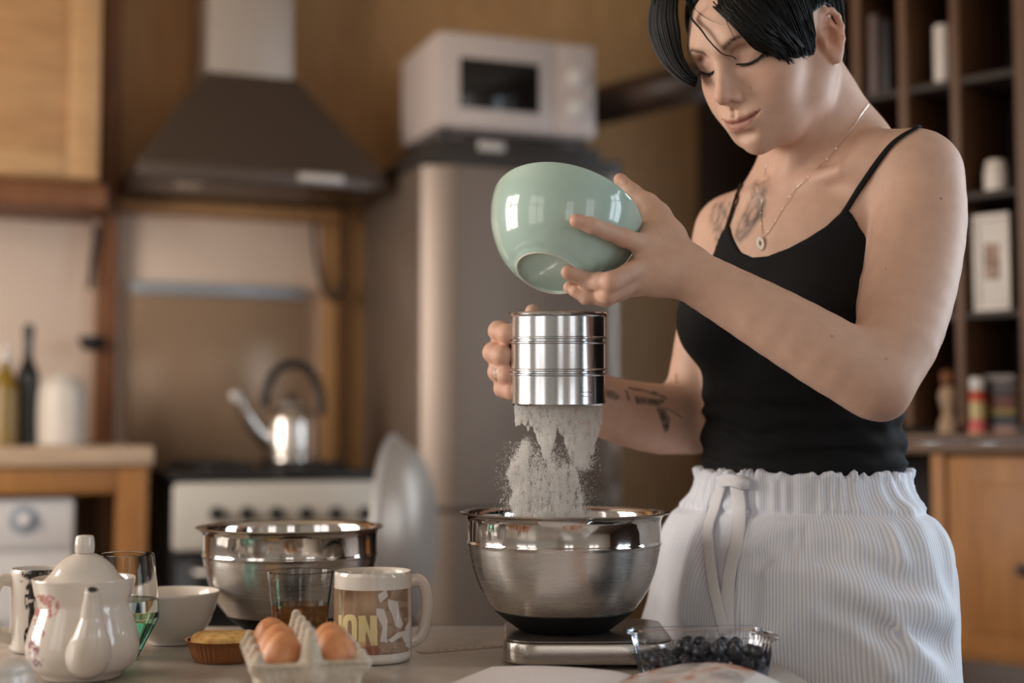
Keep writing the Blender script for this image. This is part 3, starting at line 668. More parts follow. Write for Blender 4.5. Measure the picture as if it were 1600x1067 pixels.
# ------------------------------------------------------------------ kitchen scale, two steel mixing bowls
sc = empty('kitchen_scale', (.086, 1.663, TZ)); tag(sc, 'flat steel kitchen scale under the mixing bowl', 'scale')
def rrect(hx, hy, r, n=8):
    out = []
    for cx, cy, a0 in ((hx - r, hy - r, 0), (-hx + r, hy - r, 90), (-hx + r, -hy + r, 180), (hx - r, -hy + r, 270)):
        for i in range(n + 1): a = math.radians(a0 + 90 * i / n); out.append((cx + r * math.cos(a), cy + r * math.sin(a)))
    return out
obj('body', prism(rrect(.096, .100, .035), 'z', .005, .0285, .0035, 'body'), M_steel, sc)
obj('plate', prism(rrect(.093, .097, .033), 'z', .0287, .0305, .0006, 'plate'), mat('dark_scale_plate', srgb(120, 110, 102), .28, .8), sc)
for a in (-1, 1):
    for b in (-1, 1): obj('foot', place(lathe([(0, 0), (.009, 0), (.010, .005), (0, .005)], 16, 'foot'), Matrix.Translation((a * .07, b * .075, 0))), M_blackp, sc)
def mixing_bowl_mesh():
    out = smooth_profile([(.0790, .0215), (.0900, .0350), (.0990, .0500), (.1062, .0690), (.1105, .0880), (.1120, .0960)], 5)
    top = [(.1123, .0985), (.1136, .1000), (.1138, .1015), (.1128, .1030), (.1126, .1045), (.1130, .1270), (.1150, .1320), (.1185, .1345), (.1215, .1350), (.1222, .1362), (.1208, .1372), (.1170, .1368), (.1130, .1345), (.1112, .1290), (.1108, .1000)]
    inn = smooth_profile([(.1085, .088), (.1040, .069), (.0960, .050), (.0850, .034), (.0700, .020), (.045, .011), (0, .009)], 5)
    return lathe(out + top + inn, 128, 'steel_shell', angle=.9)
def rubber_mesh():
    return lathe([(0, 0), (.050, 0), (.054, .0015)] + smooth_profile([(.060, .0060), (.070, .0130), (.0805, .0218), (.0815, .0232)], 4) + [(.0800, .0235), (.0780, .0222)] + smooth_profile([(.068, .0142), (.055, .0075), (0, .006)], 3), 96, 'rubber_base', angle=.9)
M_rubber = mat('black_rubber', (.006, .0057, .0055, 1), .6, Specular_IOR_Level=.3)
M_bowl = mat('satin_steel', srgb(208, 204, 200), .3, 1.0, Anisotropic=.75, Anisotropic_Rotation=.25); t = NT(M_bowl); co = t.coords('Object', (1, 1, 60)); n_ = t.noise(co, 10, 3, .6)
z_ = t.n('ShaderNodeSeparateXYZ'); t.l(t.coords('Object'), z_.inputs[0])
pol = t.math('GREATER_THAN', z_.outputs[2], .1000); rr = t.math('MULTIPLY_ADD', n_, .07, .235); t.l(t.math('MULTIPLY', rr, t.math('MULTIPLY_ADD', pol, -.68, 1.0)), t.b.inputs['Roughness'])
bmsh, rmsh = mixing_bowl_mesh(), rubber_mesh()
mb = empty('mixing_bowl', (.0612, 1.660, TZ + .0308)); tag(mb, 'steel mixing bowl with a black rubber base on the scale catching the flour', 'mixing bowl', 'steel mixing bowls')
obj('steel_shell', bmsh, M_bowl, mb); obj('rubber_base', rmsh, M_rubber, mb)
fh = lathe(smooth_profile([(0, .062), (.03, .058), (.055, .046), (.08, .040), (.0945, .0485)], 5), 48, 'flour_heap', wob=lambda r, z, a: (r, z + .003 * math.sin(5 * a) * min(1, r / .05) * (r < .09)))
flour_heap = obj('flour_heap', fh, mat('flour', srgb(232, 226, 218), .95)); flour_heap.location = mb.location; tag(flour_heap, 'heap of white flour inside the mixing bowl on the scale', 'flour', kind='stuff')
mb2 = mb.copy(); COL.objects.link(mb2); mb2.location = (-.2905, 1.858, TZ + .0006); mb2.rotation_euler = (0, 0, .4); mb2['label'] = 'empty steel mixing bowl behind the mugs and the egg box'
for ch_ in ('steel_shell', 'rubber_base'):
    src = bpy.data.objects[ch_]; c_ = src.copy(); COL.objects.link(c_); c_.parent = mb2

# ------------------------------------------------------------------ crockery and glasses
M_porc = mat('white_porcelain', srgb(214, 205, 195), .12, Coat_Weight=.3)
M_pcol = mat('printed_porcelain', srgb(214, 205, 195), .12, Coat_Weight=.3); t = NT(M_pcol); at = t.n('ShaderNodeAttribute', attribute_name='Col'); t.l(at.outputs[0], t.b.inputs['Base Color'])
WHITE = np.array(srgb(214, 205, 195)[:3])
def paint(me, M, blobs, base=WHITE):
    """printed decoration: blobs = (px, py, rx, ry, colour, noise scale, threshold) seen from the front, kept on the near surface"""
    n = len(me.vertices); co = np.zeros(n * 3, np.float32); me.vertices.foreach_get('co', co); co = co.reshape(-1, 3); Mn = np.array(M); w = co @ Mn[:3, :3].T + Mn[:3, 3]
    d = w - np.array(CAM); fwv = np.array(FW); upv = np.array(UP); zz = d @ fwv; px = 800 + F_PX * d[:, 0] / zz; py = 533.5 - F_PX * (d @ upv) / zz
    c0 = np.tile(base, (n, 1)); front = w[:, 1] < Mn[1, 3] + .006
    for bx, by, rx, ry, colr, ns, th in blobs:
        q = ((px - bx) / rx) ** 2 + ((py - by) / ry) ** 2; nz_ = vnoise(np.c_[px / ns, py / ns, np.full(n, bx * .37)]) * .7 + .3 * vnoise(np.c_[px / ns * 2.7, py / ns * 2.7, np.full(n, by * .3)])
        m = smooth01((1.15 - q) * 2.0) * smooth01((nz_ - th) * 4) * front; c0 = c0 * (1 - m[:, None]) + np.array(srgb(*colr)[:3]) * m[:, None]
    set_col(me, c0)
# teapot
tp = empty('teapot', (-.458, 1.520, TZ)); tag(tp, 'white porcelain teapot with pink flowers and its spout towards the viewer', 'teapot')
k_ = .000691
prof = [(0, .0015), (.034, .0015), (.036, 0), (.040, .0008)] + smooth_profile([(.044, .006), (.0530, .014), (.0585, .028), (.0572, .044), (.0520, .062), (.0480, .074), (.0472, .0800)], 8) + smooth_profile([(.0480, .0825), (.0505, .090), (.0530, .1010), (.0538, .1040)], 4) + [(.0530, .1055), (.0515, .1045)] + smooth_profile([(.0490, .092), (.0455, .082), (.046, .07), (.053, .045), (.052, .028), (.035, .008)], 5) + [(0, .006)]
me = lathe(prof, 200, 'pot', angle=1.0)
me2 = bmesh.new(); me2.from_mesh(me); bmesh.ops.subdivide_edges(me2, edges=[e for e in me2.edges if abs(e.verts[0].co.z - e.verts[1].co.z) > .002], cuts=2); me = bm_mesh('pot', me2, angle=1.0)
paint(me, tp.matrix_basis if False else Matrix.Translation(tp.location), [(68, 948, 26, 20, (186, 118, 112), 6, -.15), (58, 965, 14, 22, (190, 128, 120), 5, -.1), (63, 990, 7, 8, (150, 84, 92), 4, -.2), (53, 1012, 9, 20, (150, 108, 116), 5, -.15), (60, 1034, 9, 9, (128, 92, 104), 5, -.2), (207, 934, 7, 8, (112, 78, 76), 3.5, -.1), (209, 947, 6, 7, (128, 84, 80), 3.5, -.1), (218, 970, 5, 22, (74, 66, 58), 9, -.5), (221, 992, 4, 16, (120, 84, 96), 6, -.3)])
obj('pot', me, M_pcol, tp)
lid = obj('lid', lathe([(.0468, .0955), (.0470, .0990)] + smooth_profile([(.0450, .1010), (.0370, .1075), (.0290, .1180), (.0215, .1250), (.0150, .1290), (.0098, .1310)], 5) + [(0, .1312)], 96, 'lid'), M_porc, tp)
obj('lid_knob', lathe([(.0092, .1313), (.0098, .1318)] + smooth_profile([(.0102, .1345), (.0104, .140), (.0094, .1480), (.0080, .1500)], 4) + [(0, .1508)], 48, 'lid_knob'), M_porc, lid)
_rs = Matrix.Rotation(math.radians(23), 3, 'Z'); sp = spline([tuple(_rs @ Vector(q_)) for q_ in ((.0, -.036, .026), (.0, -.056, .034), (.0, -.070, .050), (.0, -.0715, .070), (.0, -.074, .088), (.0, -.078, .0995))], 6)
rs = np.interp(np.linspace(0, 1, len(sp)), [0, .15, .35, .6, .85, 1], [.0235, .0240, .0205, .0112, .0078, .0072])
spo = obj('spout', tube(sp, list(rs), 28, 'spout', cap=True), M_porc, tp)
obj('spout_hole', place(lathe([(0, 0), (.0046, 0), (.0052, -.0008), (0, -.0012)], 20, 'spout_hole'), Matrix.Translation(Vector(sp[-1]) + Vector((0, -.0006, .0016))) @ frame_z(Vector(sp[-1]) - Vector(sp[-3])).to_4x4()), M_blackp, spo)
obj('handle', tube(spline([(-.02, .050, .082), (-.03, .080, .088), (-.034, .098, .066), (-.028, .090, .036), (-.016, .056, .026)], 6), .0055, 12, 'handle', flat=(1.3, .9)), M_porc, tp)
# mug with black botanical print
def mug(name, label, loc, r, h_, hand_dir, paintblobs=None, m=None, rim_dark=False):
    o = empty(name, loc); tag(o, label, 'mug')
    pf = [(0, .003), (r - .010, .003), (r - .008, 0), (r - .003, .0008), (r, .005)] + [(r, .005 + (h_ - .008) * i / 46) for i in range(1, 46)] + [(r, h_ - .003), (r - .0012, h_), (r - .0030, h_ - .0008), (r - .0042, h_ - .006), (r - .0045, .010), (r - .012, .006), (0, .006)]
    me = lathe(pf, 180, 'cup', angle=1.0)
    if paintblobs is not None: paint(me, Matrix.Translation(Vector(loc)), paintblobs); obj('cup', me, M_pcol, o)
    else: obj('cup', me, m or M_porc, o)
    hd_ = Vector(hand_dir).normalized(); pts = [hd_ * a + Vector((0, 0, b)) for a, b in [(r - .002, h_ * .86), (r + .011, h_ * .87), (r + .0190, h_ * .74), (r + .0200, h_ * .50), (r + .014, h_ * .25), (r - .002, h_ * .16)]]
    obj('handle', tube(spline(pts, 6), .0058, 12, 'handle', flat=(1.25, .8), up=Vector((-hd_.y, hd_.x, 0))), m or M_porc, o)
    return o
BLK = (34, 28, 24)
fm = mug('floral_mug', 'white mug with a black botanical print and dark inside behind the teapot', (-.563, 1.700, TZ + .0003), .0352, .098, (-.85, -.45, 0), [(70, 898, 34, 14, BLK, 9, -.35), (62, 920, 20, 20, (58, 48, 42), 8, -.2), (46, 935, 8, 26, BLK, 7, -.2), (50, 975, 6, 36, BLK, 9, -.5), (90, 930, 30, 60, BLK, 14, .0), (44, 995, 7, 16, BLK, 8, -.6), (36, 900, 10, 10, (60, 50, 44), 5, .1)])
obj('coffee', place(lathe([(0, 0), (.0300, 0), (.0303, -.002), (0, -.002)], 48, 'coffee'), Matrix.Translation((0, 0, .088))), mat('black_coffee', (.008, .006, .005, 1), .2), fm)
# printed photo mug: plain mug plus a printed sleeve
pmx, pmy, pr_, ph_ = -.1595, 1.632, .0446, .1015
im = mug('photo_mug', 'white mug with a brown photo print and pale yellow capital letters', (pmx, pmy, TZ + .0003), pr_, ph_, (.93, .36, 0))
nu, nvv = 320, 130; vs_, cs_ = [], []
def inpoly(x, y, poly):
    c = np.zeros(len(x), bool); n = len(poly)
    for i in range(n):
        x0, y0 = poly[i]; x1, y1 = poly[(i + 1) % n]; k = ((y0 > y) != (y1 > y)) & (x < (x1 - x0) * (y - y0) / (y1 - y0 + 1e-9) + x0); c ^= k
    return c
A_ = np.linspace(-math.pi / 2 - 1.75, -math.pi / 2 + 1.55, nu); Z_ = np.linspace(.0125, .0835, nvv)
gx, gz = np.meshgrid(A_, Z_, indexing='ij'); gx, gz = gx.ravel(), gz.ravel()
R1 = pr_ + .00035; W_ = np.c_[pmx + R1 * np.cos(gx), pmy + R1 * np.sin(gx), TZ + gz]
d_ = W_ - np.array(CAM); zz = d_ @ np.array(FW); qx = 800 + F_PX * d_[:, 0] / zz; qy = 533.5 - F_PX * (d_ @ np.array(UP)) / zz
c0 = np.tile(np.array(srgb(150, 122, 98)[:3]), (len(gx), 1)); nzz = vnoise(np.c_[qx / 22, qy / 22, qx * 0 + 2]); nz2 = vnoise(np.c_[qx / 8, qy / 8, qx * 0 + 5])
def mixin(m, colr, a=1.0):
    global c0
    m = np.clip(m * a, 0, 1)[:, None]; c0 = c0 * (1 - m) + np.array(srgb(*colr)[:3]) * m
mixin(np.exp(-((qx - 545) / 18) ** 2 - ((qy - 925) / 14) ** 2) + .3 * smooth01(nzz * 2), (96, 68, 44), .9); mixin(np.exp(-((qx - 575) / 14) ** 2 - ((qy - 945) / 16) ** 2), (190, 164, 136), .8)
mixin(smooth01((qy - 1002) / 14) * (qx < 595), (140, 84, 66), .9); mixin((qx > 592) * 1.0, (158, 134, 116), .8); mixin((qx > 592) * smooth01(nz2 * 3), (122, 92, 72), .6); mixin((qx > 638) * 1.0, (196, 188, 180), .7)
for poly in ([(606, 936), (622, 940), (624, 958), (630, 975), (626, 982), (618, 978), (612, 958), (607, 950)], [(588, 950), (600, 952), (606, 970), (604, 995), (606, 1004), (594, 1002), (598, 980), (588, 960)], [(590, 930), (604, 920), (606, 932), (594, 942)], [(606, 1000), (622, 988), (636, 985), (640, 1002), (632, 1003), (628, 994), (612, 1004)], [(633, 980), (640, 970), (641, 1012), (634, 1010)]): mixin(inpoly(qx, qy, poly) * 1.0, (206, 198, 190), .9)
YEL = (222, 204, 150)
LET = [[(529, 961), (534, 961), (534, 1002), (531, 1000), (529, 990)], [(560, 962), (571, 962), (578, 986), (578, 962), (589, 962), (590, 1008), (580, 1009), (572, 984), (571, 1010), (560, 1010)]]
for l_ in LET: mixin(inpoly(qx, qy, l_) * 1.0, YEL, .95)
oo = (((np.abs(qx - 546.5) / 11.5) ** 3.2 + (np.abs(qy - 984) / 24) ** 3.2) < 1) & ~(((np.abs(qx - 546.5) / 3.4) ** 3 + (np.abs(qy - 984) / 15) ** 3) < 1); mixin(oo * 1.0, YEL, .95)
mixin(((qx > 540) & (qx < 592) & (qy > 1002) & (qy < 1012)) * smooth01(nz2 + .4), (186, 120, 98), .5)
Vp = W_ - np.array([pmx, pmy, TZ + .0003]); ii = np.arange((nu - 1) * nvv).reshape(nu - 1, nvv)[:, :-1].ravel(); Qp = np.stack([ii, ii + nvv, ii + nvv + 1, ii + 1], 1)
pme = np_mesh('printed_sleeve', Vp, Qp); set_col(pme, c0); obj('printed_sleeve', pme, M_pcol, im)
# plain white bowl
wb = obj('white_bowl', lathe([(0, .002), (.024, .002), (.0255, 0), (.028, .0008), (.029, .005)] + smooth_profile([(.033, .008), (.046, .026), (.0535, .048), (.0570, .0625)], 5) + [(.0563, .0638), (.0550, .0630)] + smooth_profile([(.0515, .048), (.044, .028), (.030, .011), (0, .007)], 5), 96, 'white_bowl', angle=1.0), M_porc); wb.location = (-.4200, 1.760, TZ + .0003)
tag(wb, 'small plain white bowl between the green glass and the tart', 'bowl')
# glasses
def glass_mat(name, col, rough=.0): 
    m = mat(name, col, rough, 0, Transmission_Weight=1.0, IOR=1.30); return m
M_glass = glass_mat('clear_glass', (.97, .98, .98, 1)); M_gglass = glass_mat('green_glass', (.42, .84, .74, 1)); M_water = mat('water', (.84, .96, .93, 1), 0, 0, Transmission_Weight=1.0, IOR=1.33)
def poly_lathe(prof, n, rot=0, name='facets'):
    me = lathe(prof, n, name, angle=.05); me.transform(Matrix.Rotation(rot, 4, 'Z')); me.polygons.foreach_set('use_smooth', [False] * len(me.polygons)); return me
gg = empty('green_glass', (-.4515, 1.650, TZ + .0003)); tag(gg, 'faceted green tinted glass tumbler half full of water beside the teapot', 'glass')
obj('upper_wall', lathe([(.0412, .046), (.0400, .075), (.0345, .118), (.0337, .1192), (.0328, .118), (.0383, .075), (.0394, .046)], 72, 'upper_wall', closed=True, angle=.5), M_glass, gg)
obj('faceted_base', poly_lathe([(0, .0), (.0175, .0), (.0190, .0015), (.0412, .0455), (.0394, .0455), (.0200, .010), (0, .009)], 9, .2, 'faceted_base'), M_gglass, gg)
obj('water', lathe([(0, .0093), (.0202, .0098), (.0398, .046), (.0388, .0665), (0, .0668)], 48, 'water', angle=.5), M_water, gg)
tg = empty('tea_tumbler', (-.2535, 1.700, TZ + .0003)); tag(tg, 'clear tumbler with dark amber tea between the egg box and the photo mug', 'glass')
obj('wall', lathe([(0, .0), (.0285, .0), (.0305, .002), (.0330, .030), (.0345, .050), (.0398, .0935), (.0390, .0945), (.0382, .0935), (.0326, .050), (.0310, .030), (.0285, .011), (0, .010)], 72, 'wall', angle=.5), M_glass, tg)
M_tea = mat('tea', srgb(226, 162, 96), 0, 0, Transmission_Weight=1.0, IOR=1.33)
obj('tea', lathe([(0, .0104), (.0288, .0110), (.0314, .030), (.0330, .050), (.0334, .0555), (0, .0558)], 48, 'tea', angle=.5), M_tea, tg)
# things cut by the left edge of the picture
sr = obj('saucer', lathe([(0, .004), (.022, .004), (.024, 0), (.027, .001)] + smooth_profile([(.036, .008), (.050, .017), (.056, .0205)], 4) + [(.0556, .0220), (.0545, .0218)] + smooth_profile([(.048, .0185), (.034, .0098), (0, .0075)], 4), 80, 'saucer', angle=1.0), M_porc); sr.location = (-.628, 1.565, TZ + .0003); tag(sr, 'white saucer at the picture edge beside the teapot', 'saucer')
sj = empty('sugar_pot', (-.4560, 1.262, TZ + .0003)); tag(sj, 'small white pot in the near corner below the saucer', 'pot')
obj('pot', lathe([(0, .002), (.022, .002), (.024, 0), (.027, .001)] + smooth_profile([(.031, .008), (.0335, .025), (.0325, .042), (.0305, .050)], 4) + [(.0290, .0505), (.0285, .046), (0, .044)], 64, 'pot', angle=1.0), M_porc, sj); obj('lid', lathe([(.0300, .0510)] + smooth_profile([(.0300, .0530), (.0270, .0575), (.016, .0605), (0, .061)], 4), 64, 'lid'), M_porc, sj)

# ------------------------------------------------------------------ tart, eggs, berries, book, tape
tt_ = empty('tart', (-.3285, 1.632, TZ + .0003)); tag(tt_, 'small yellow tart in a fluted brown foil case behind the egg box', 'tart')
flute = lambda amp: (lambda r, z, a: (r + (amp * math.sin(44 * a) if .004 < z else 0), z))
obj('foil_case', lathe([(0, .0005), (.034, 0), (.0352, .001), (.0372, .006), (.0400, .014), (.0425, .0225), (.0452, .0240), (.0455, .0246), (.0425, .0240), (.0393, .014), (.0350, .0025), (0, .0015)], 264, 'foil_case', angle=.9, wob=flute(.0006)), mat('copper_foil', srgb(150, 98, 58), .38, .55), tt_)
M_cake = mat('baked_crumb', srgb(214, 166, 92), .85); t = NT(M_cake); n_ = t.noise(t.coords('Object'), 90, 5); t.l(t.ramp(n_, [(.3, srgb(190, 132, 62)), (.6, srgb(224, 184, 112))]), t.b.inputs['Base Color']); t.bump(n_, .5, .002)
obj('cake', lathe([(.0388, .016)] + smooth_profile([(.0392, .024), (.0370, .0285), (.030, .0305), (.015, .0315), (0, .031)], 4), 72, 'cake', wob=lambda r, z, a: (r, z + .0012 * math.sin(3 * a) * r / .04)), M_cake, tt_)
# egg box
EB = empty('egg_box', (-.1907, 1.354, TZ + .0003), math.radians(14)); tag(EB, 'grey moulded pulp egg box holding brown eggs', 'egg box')
ec = SDF(); RZ = .042
def ebox(p):
    z = p[:, 2]; k = np.clip(z / RZ, 0, 1); hx = .046 + .0075 * k; hy = .074 + .0075 * k; fl_ = .0012 * np.sin(p[:, 1] * 2 * np.pi / .026) * (np.abs(p[:, 0]) > .03) * (1 - k) + .0016 * np.exp(-((np.abs(p[:, 0]) ) / .006) ** 2) 
    qx_ = np.abs(p[:, 0]) - hx + .010 + fl_; qy_ = np.abs(p[:, 1] - .079) - hy + .010 + .004 * np.exp(-(p[:, 0] / .008) ** 2) * (1 - .4 * k)
    d2 = np.sqrt(np.maximum(qx_, 0) ** 2 + np.maximum(qy_, 0) ** 2) + np.minimum(np.maximum(qx_, qy_), 0) - .010
    return smax(smax(d2, z - RZ, .002), -z, .003)
ec.add(ebox, 0)
def lip(p):
    qx_ = np.abs(p[:, 0]) - .049; qy_ = np.abs(p[:, 1] - .079) - .077; d2 = np.sqrt(np.maximum(qx_, 0) ** 2 + np.maximum(qy_, 0) ** 2) + np.minimum(np.maximum(qx_, qy_), 0) - .0085
    return smax(d2, np.abs(p[:, 2] - RZ + .0012 - .0015 * np.sin(p[:, 0] * 60)) - .0011, .001)
ec.add(lip, .002)
for r_i in range(3):
    for sx in (-1, 1): ec.ell((sx * .0258, .027 + .052 * r_i, .046), (.0240, .0247, .0415), k=.003, mode='-')
for r_i in range(4):
    y = .0035 + .0503 * r_i
    ec.chain([(0, y, .030), (0, y + (.004 if r_i == 0 else 0), .0700 - .0005 * r_i)], [.0145, .0050], k=.004)
    for sx in (-1, 1): ec.chain([(sx * .050, y + (.004 if r_i == 0 else -.003 if r_i == 3 else 0), .038), (sx * .0485, y, .0500)], [.0085, .0040], k=.004)
ec.add(lambda p: .0004 * vnoise(p * 700) + .0003 * vnoise(p * 300), 0, 'd')
Ve, Qe = mesh_sdf(ec, (-.062, -.012, -.003), (.062, .170, .080), .0014)
M_pulp = mat('grey_pulp', srgb(196, 184, 166), .95); t = NT(M_pulp); n_ = t.noise(t.coords('Object'), 260, 4); t.l(t.ramp(n_, [(.3, srgb(182, 168, 148)), (.65, srgb(206, 194, 178))]), t.b.inputs['Base Color']); t.bump(n_, .4, .0015)
obj('tray', np_mesh('tray', relax(Ve, Qe, 1, .3), Qe), M_pulp, EB)
M_egg = mat('brown_egg_shell', srgb(206, 138, 92), .42); t = NT(M_egg); n_ = t.noise(t.coords('Object'), 130, 4); t.l(t.ramp(n_, [(.35, srgb(198, 128, 82)), (.65, srgb(212, 148, 102))]), t.b.inputs['Base Color'])
ep = []
for i in range(33):
    a = math.pi * i / 32; z = -.0285 * math.cos(a); ep.append((max(0, .0222 * math.sin(a) * (1 - .13 * z / .0285)), z))
emesh = lathe(ep, 48, 'egg')
EM = Matrix.Translation(EB.location) @ Matrix.Rotation(math.radians(14), 4, 'Z')
for (sx, r_i), lb, rx, ry in (((-1, 0), 'brown egg in the front hollow nearest the teapot', .25, .1), ((-1, 1), 'brown egg in the middle hollow on the teapot side', -.1, .2), ((-1, 2), 'brown egg in the rear hollow beside the tart', .1, -.2), ((1, 0), 'brown egg in the front hollow nearest the photo mug', -.2, -.15), ((1, 1), 'brown egg in the middle hollow on the photo mug side', .1, .1)):
    e = obj('egg', emesh, M_egg); e.matrix_world = EM @ Matrix.Translation((sx * .0258, .027 + .052 * r_i, .0410)) @ Matrix.Rotation(rx, 4, 'X') @ Matrix.Rotation(ry, 4, 'Y'); tag(e, lb, 'egg', 'eggs in the egg box')
# berries in a clear tub
M_tub = bpy.data.materials.new('clear_plastic'); M_tub.use_nodes = True; nt = M_tub.node_tree; nt.nodes.clear()
o_ = nt.nodes.new('ShaderNodeOutputMaterial'); mx = nt.nodes.new('ShaderNodeMixShader'); tr_ = nt.nodes.new('ShaderNodeBsdfTransparent'); gl = nt.nodes.new('ShaderNodeBsdfGlossy'); lw = nt.nodes.new('ShaderNodeLayerWeight')
tr_.inputs[0].default_value = (.95, .95, .96, 1); gl.inputs[0].default_value = (.9, .92, .95, 1); gl.inputs['Roughness'].default_value = .10; lw.inputs[0].default_value = .30
nt.links.new(lw.outputs['Fresnel'], mx.inputs[0]); nt.links.new(tr_.outputs[0], mx.inputs[1]); nt.links.new(gl.outputs[0], mx.inputs[2]); nt.links.new(mx.outputs[0], o_.inputs[0])
BT = Vector((.2010, 1.508, TZ + .0003)); BR = math.radians(9); TBm = Matrix.Translation(BT) @ Matrix.Rotation(BR, 4, 'Z')
tub = empty('berry_tub', BT, BR); tag(tub, 'clear plastic tub of blueberries behind the open book', 'tub')
def tub_ring(s_, z, rib=0.0):
    out = rrect(.070 * s_, .046 * s_, .020 * s_, 10); m = len(out); res = []
    for i, (x, y) in enumerate(out): res.append((x, y))
    # resample evenly and add ribs
    p = np.array(res + [res[0]]); dl = np.r_[0, np.cumsum(np.linalg.norm(np.diff(p, axis=0), axis=1))]; s2 = np.linspace(0, dl[-1], 241)[:-1]; X = np.interp(s2, dl, p[:, 0]); Yv = np.interp(s2, dl, p[:, 1])
    k = 1 + rib * (np.sin(np.arange(240) * 2 * np.pi * 40 / 240) > .5); return [(a * c, b * c, z) for a, b, c in zip(X, Yv, k)]
rings = [tub_ring(.84, .0005), tub_ring(.88, .003, .006), tub_ring(.90, .008, .014), tub_ring(.95, .030, .014), tub_ring(.985, .0415, .012), tub_ring(1.0, .0440), tub_ring(1.055, .0450), tub_ring(1.075, .0462), tub_ring(1.075, .0482), tub_ring(1.055, .0488), tub_ring(1.03, .0480)]
vv = [p for r_ in rings for p in r_]; ff = [(i * 240 + j, i * 240 + (j + 1) % 240, (i + 1) * 240 + (j + 1) % 240, (i + 1) * 240 + j) for i in range(len(rings) - 1) for j in range(240)]
for i in (0,): ff.append(tuple(reversed(range(240))))
obj('shell', mesh_np('shell', vv, ff), M_tub, tub)
M_berry = mat('blueberry_skin', srgb(34, 34, 46), .45); t = NT(M_berry); n_ = t.noise(t.coords('Object'), 160, 3); t.l(t.ramp(n_, [(.35, srgb(12, 12, 16)), (.7, srgb(38, 39, 52))]), t.b.inputs['Base Color'])
bpf = [(0, -.0066)] + [(.0075 * math.sin(a), -.0066 * math.cos(a)) for a in [math.pi * i / 12 for i in range(1, 10)]] + [(.0032, .0062), (.0027, .0068), (.0020, .0060), (0, .0052)]
bmesh_ = lathe(bpf, 18, 'blueberry', angle=1.5)
rb = random.Random(5); placed = []
for lay, (z, n_try) in enumerate(((.0085, 400), (.0205, 400), (.0325, 260))):
    sc_ = .86 + .04 * lay
    for _ in range(n_try):
        x = rb.uniform(-.060, .060) * sc_; y = rb.uniform(-.037, .037) * sc_; zz_ = z + rb.uniform(-.0012, .0012)
        if lay == 2 and (x < -.02 or rb.random() < .45): continue
        if math.hypot(max(0, abs(x) - .048), max(0, abs(y) - .025)) > .013: continue
        if all((x - a) ** 2 + (y - b) ** 2 + (zz_ - c) ** 2 > .0134 ** 2 for a, b, c in placed): placed.append((x, y, zz_))
for x, y, z in placed:
    e = obj('blueberry', bmesh_, M_berry); e.matrix_world = TBm @ Matrix.Translation((x, y, z)) @ Matrix.Rotation(rb.uniform(0, 6.3), 4, 'Z') @ Matrix.Rotation(rb.uniform(-1.4, 1.4), 4, 'X'); tag(e, 'dark blueberry in the clear plastic tub', 'blueberry', 'blueberries in the tub')
# open book
bk = empty('open_book', (.125, 1.475, TZ + .0003), math.radians(-22)); tag(bk, 'open book with a food photograph lying in front of scale and berries', 'book')
M_page = mat('white_page', srgb(214, 206, 204), .6)
M_photo = mat('printed_food_photo', srgb(180, 160, 145), .35); t = NT(M_photo); co = t.coords('Object'); n_ = t.noise(co, 22, 4, .6, 1.0); sx_ = t.n('ShaderNodeSeparateXYZ'); t.l(co, sx_.inputs[0])
ph_c = t.ramp(n_, [(.30, srgb(96, 62, 44)), (.44, srgb(176, 106, 68)), (.54, srgb(206, 196, 188)), (.68, srgb(120, 110, 104))]); t.l(t.mix(t.math('GREATER_THAN', sx_.outputs[0], .130), ph_c, srgb(216, 210, 206)), t.b.inputs['Base Color'])
lp = spline([(-.158, .0085), (-.11, .0125), (-.06, .0135), (-.02, .0125), (-.001, .0095)], 6); rp = spline([(.001, .0095), (.02, .0160), (.05, .0235), (.085, .0275), (.115, .0250), (.140, .0170), (.160, .0085)], 6)
obj('page_block', prism([(x, z) for x, z in lp] + [(-.001, .0022), (-.158, .0022)], 'y', -.26, 0, 0, 'page_block'), M_page, bk)
obj('page_block', prism([(x, z) for x, z in rp] + [(.160, .0022), (.001, .0022)], 'y', -.26, 0, 0, 'page_block'), M_photo, bk)
obj('cover', box(-.165, .167, -.266, .006, 0, .0020, .0008), mat('grey_cover', srgb(150, 146, 142), .5), bk)
# tape measure strip
a0, a1 = on_z(655, 1020, TZ), on_z(812, 1007, TZ); dv = (a1 - a0); L_t = dv.length; ta = empty('measuring_tape', (a0.x, a0.y, TZ + .0002), math.atan2(dv.y, dv.x)); tag(ta, 'flat beige measuring tape lying between the photo mug and the scale', 'tape')
obj('strip', box(0, L_t, -.008, .008, 0, .0008, .0002), mat('beige_tape', srgb(166, 152, 138), .5), ta)
obj('tick_marks', joined('tick_marks', [box(.022 + .0125 * i, .0255 + .0125 * i, -.0012, .0012, .0009, .0011, 0) for i in range(8)]), M_blackp, ta)

# ------------------------------------------------------------------ the woman
PHI = math.radians(45)
TF = np.array([-math.sin(PHI), -math.cos(PHI), 0]); TL = np.array([math.cos(PHI), -math.sin(PHI), 0]); TU = np.array([0, 0, 1.0])
TM = np.stack([TL, TF, TU], 1); TO = np.array([.368, 1.80, 0.0])      # torso frame: columns left, forward, up
def np3(v): return np.array(v, float)
def PP(px, py, Y): return np3(P(px, py, Y))
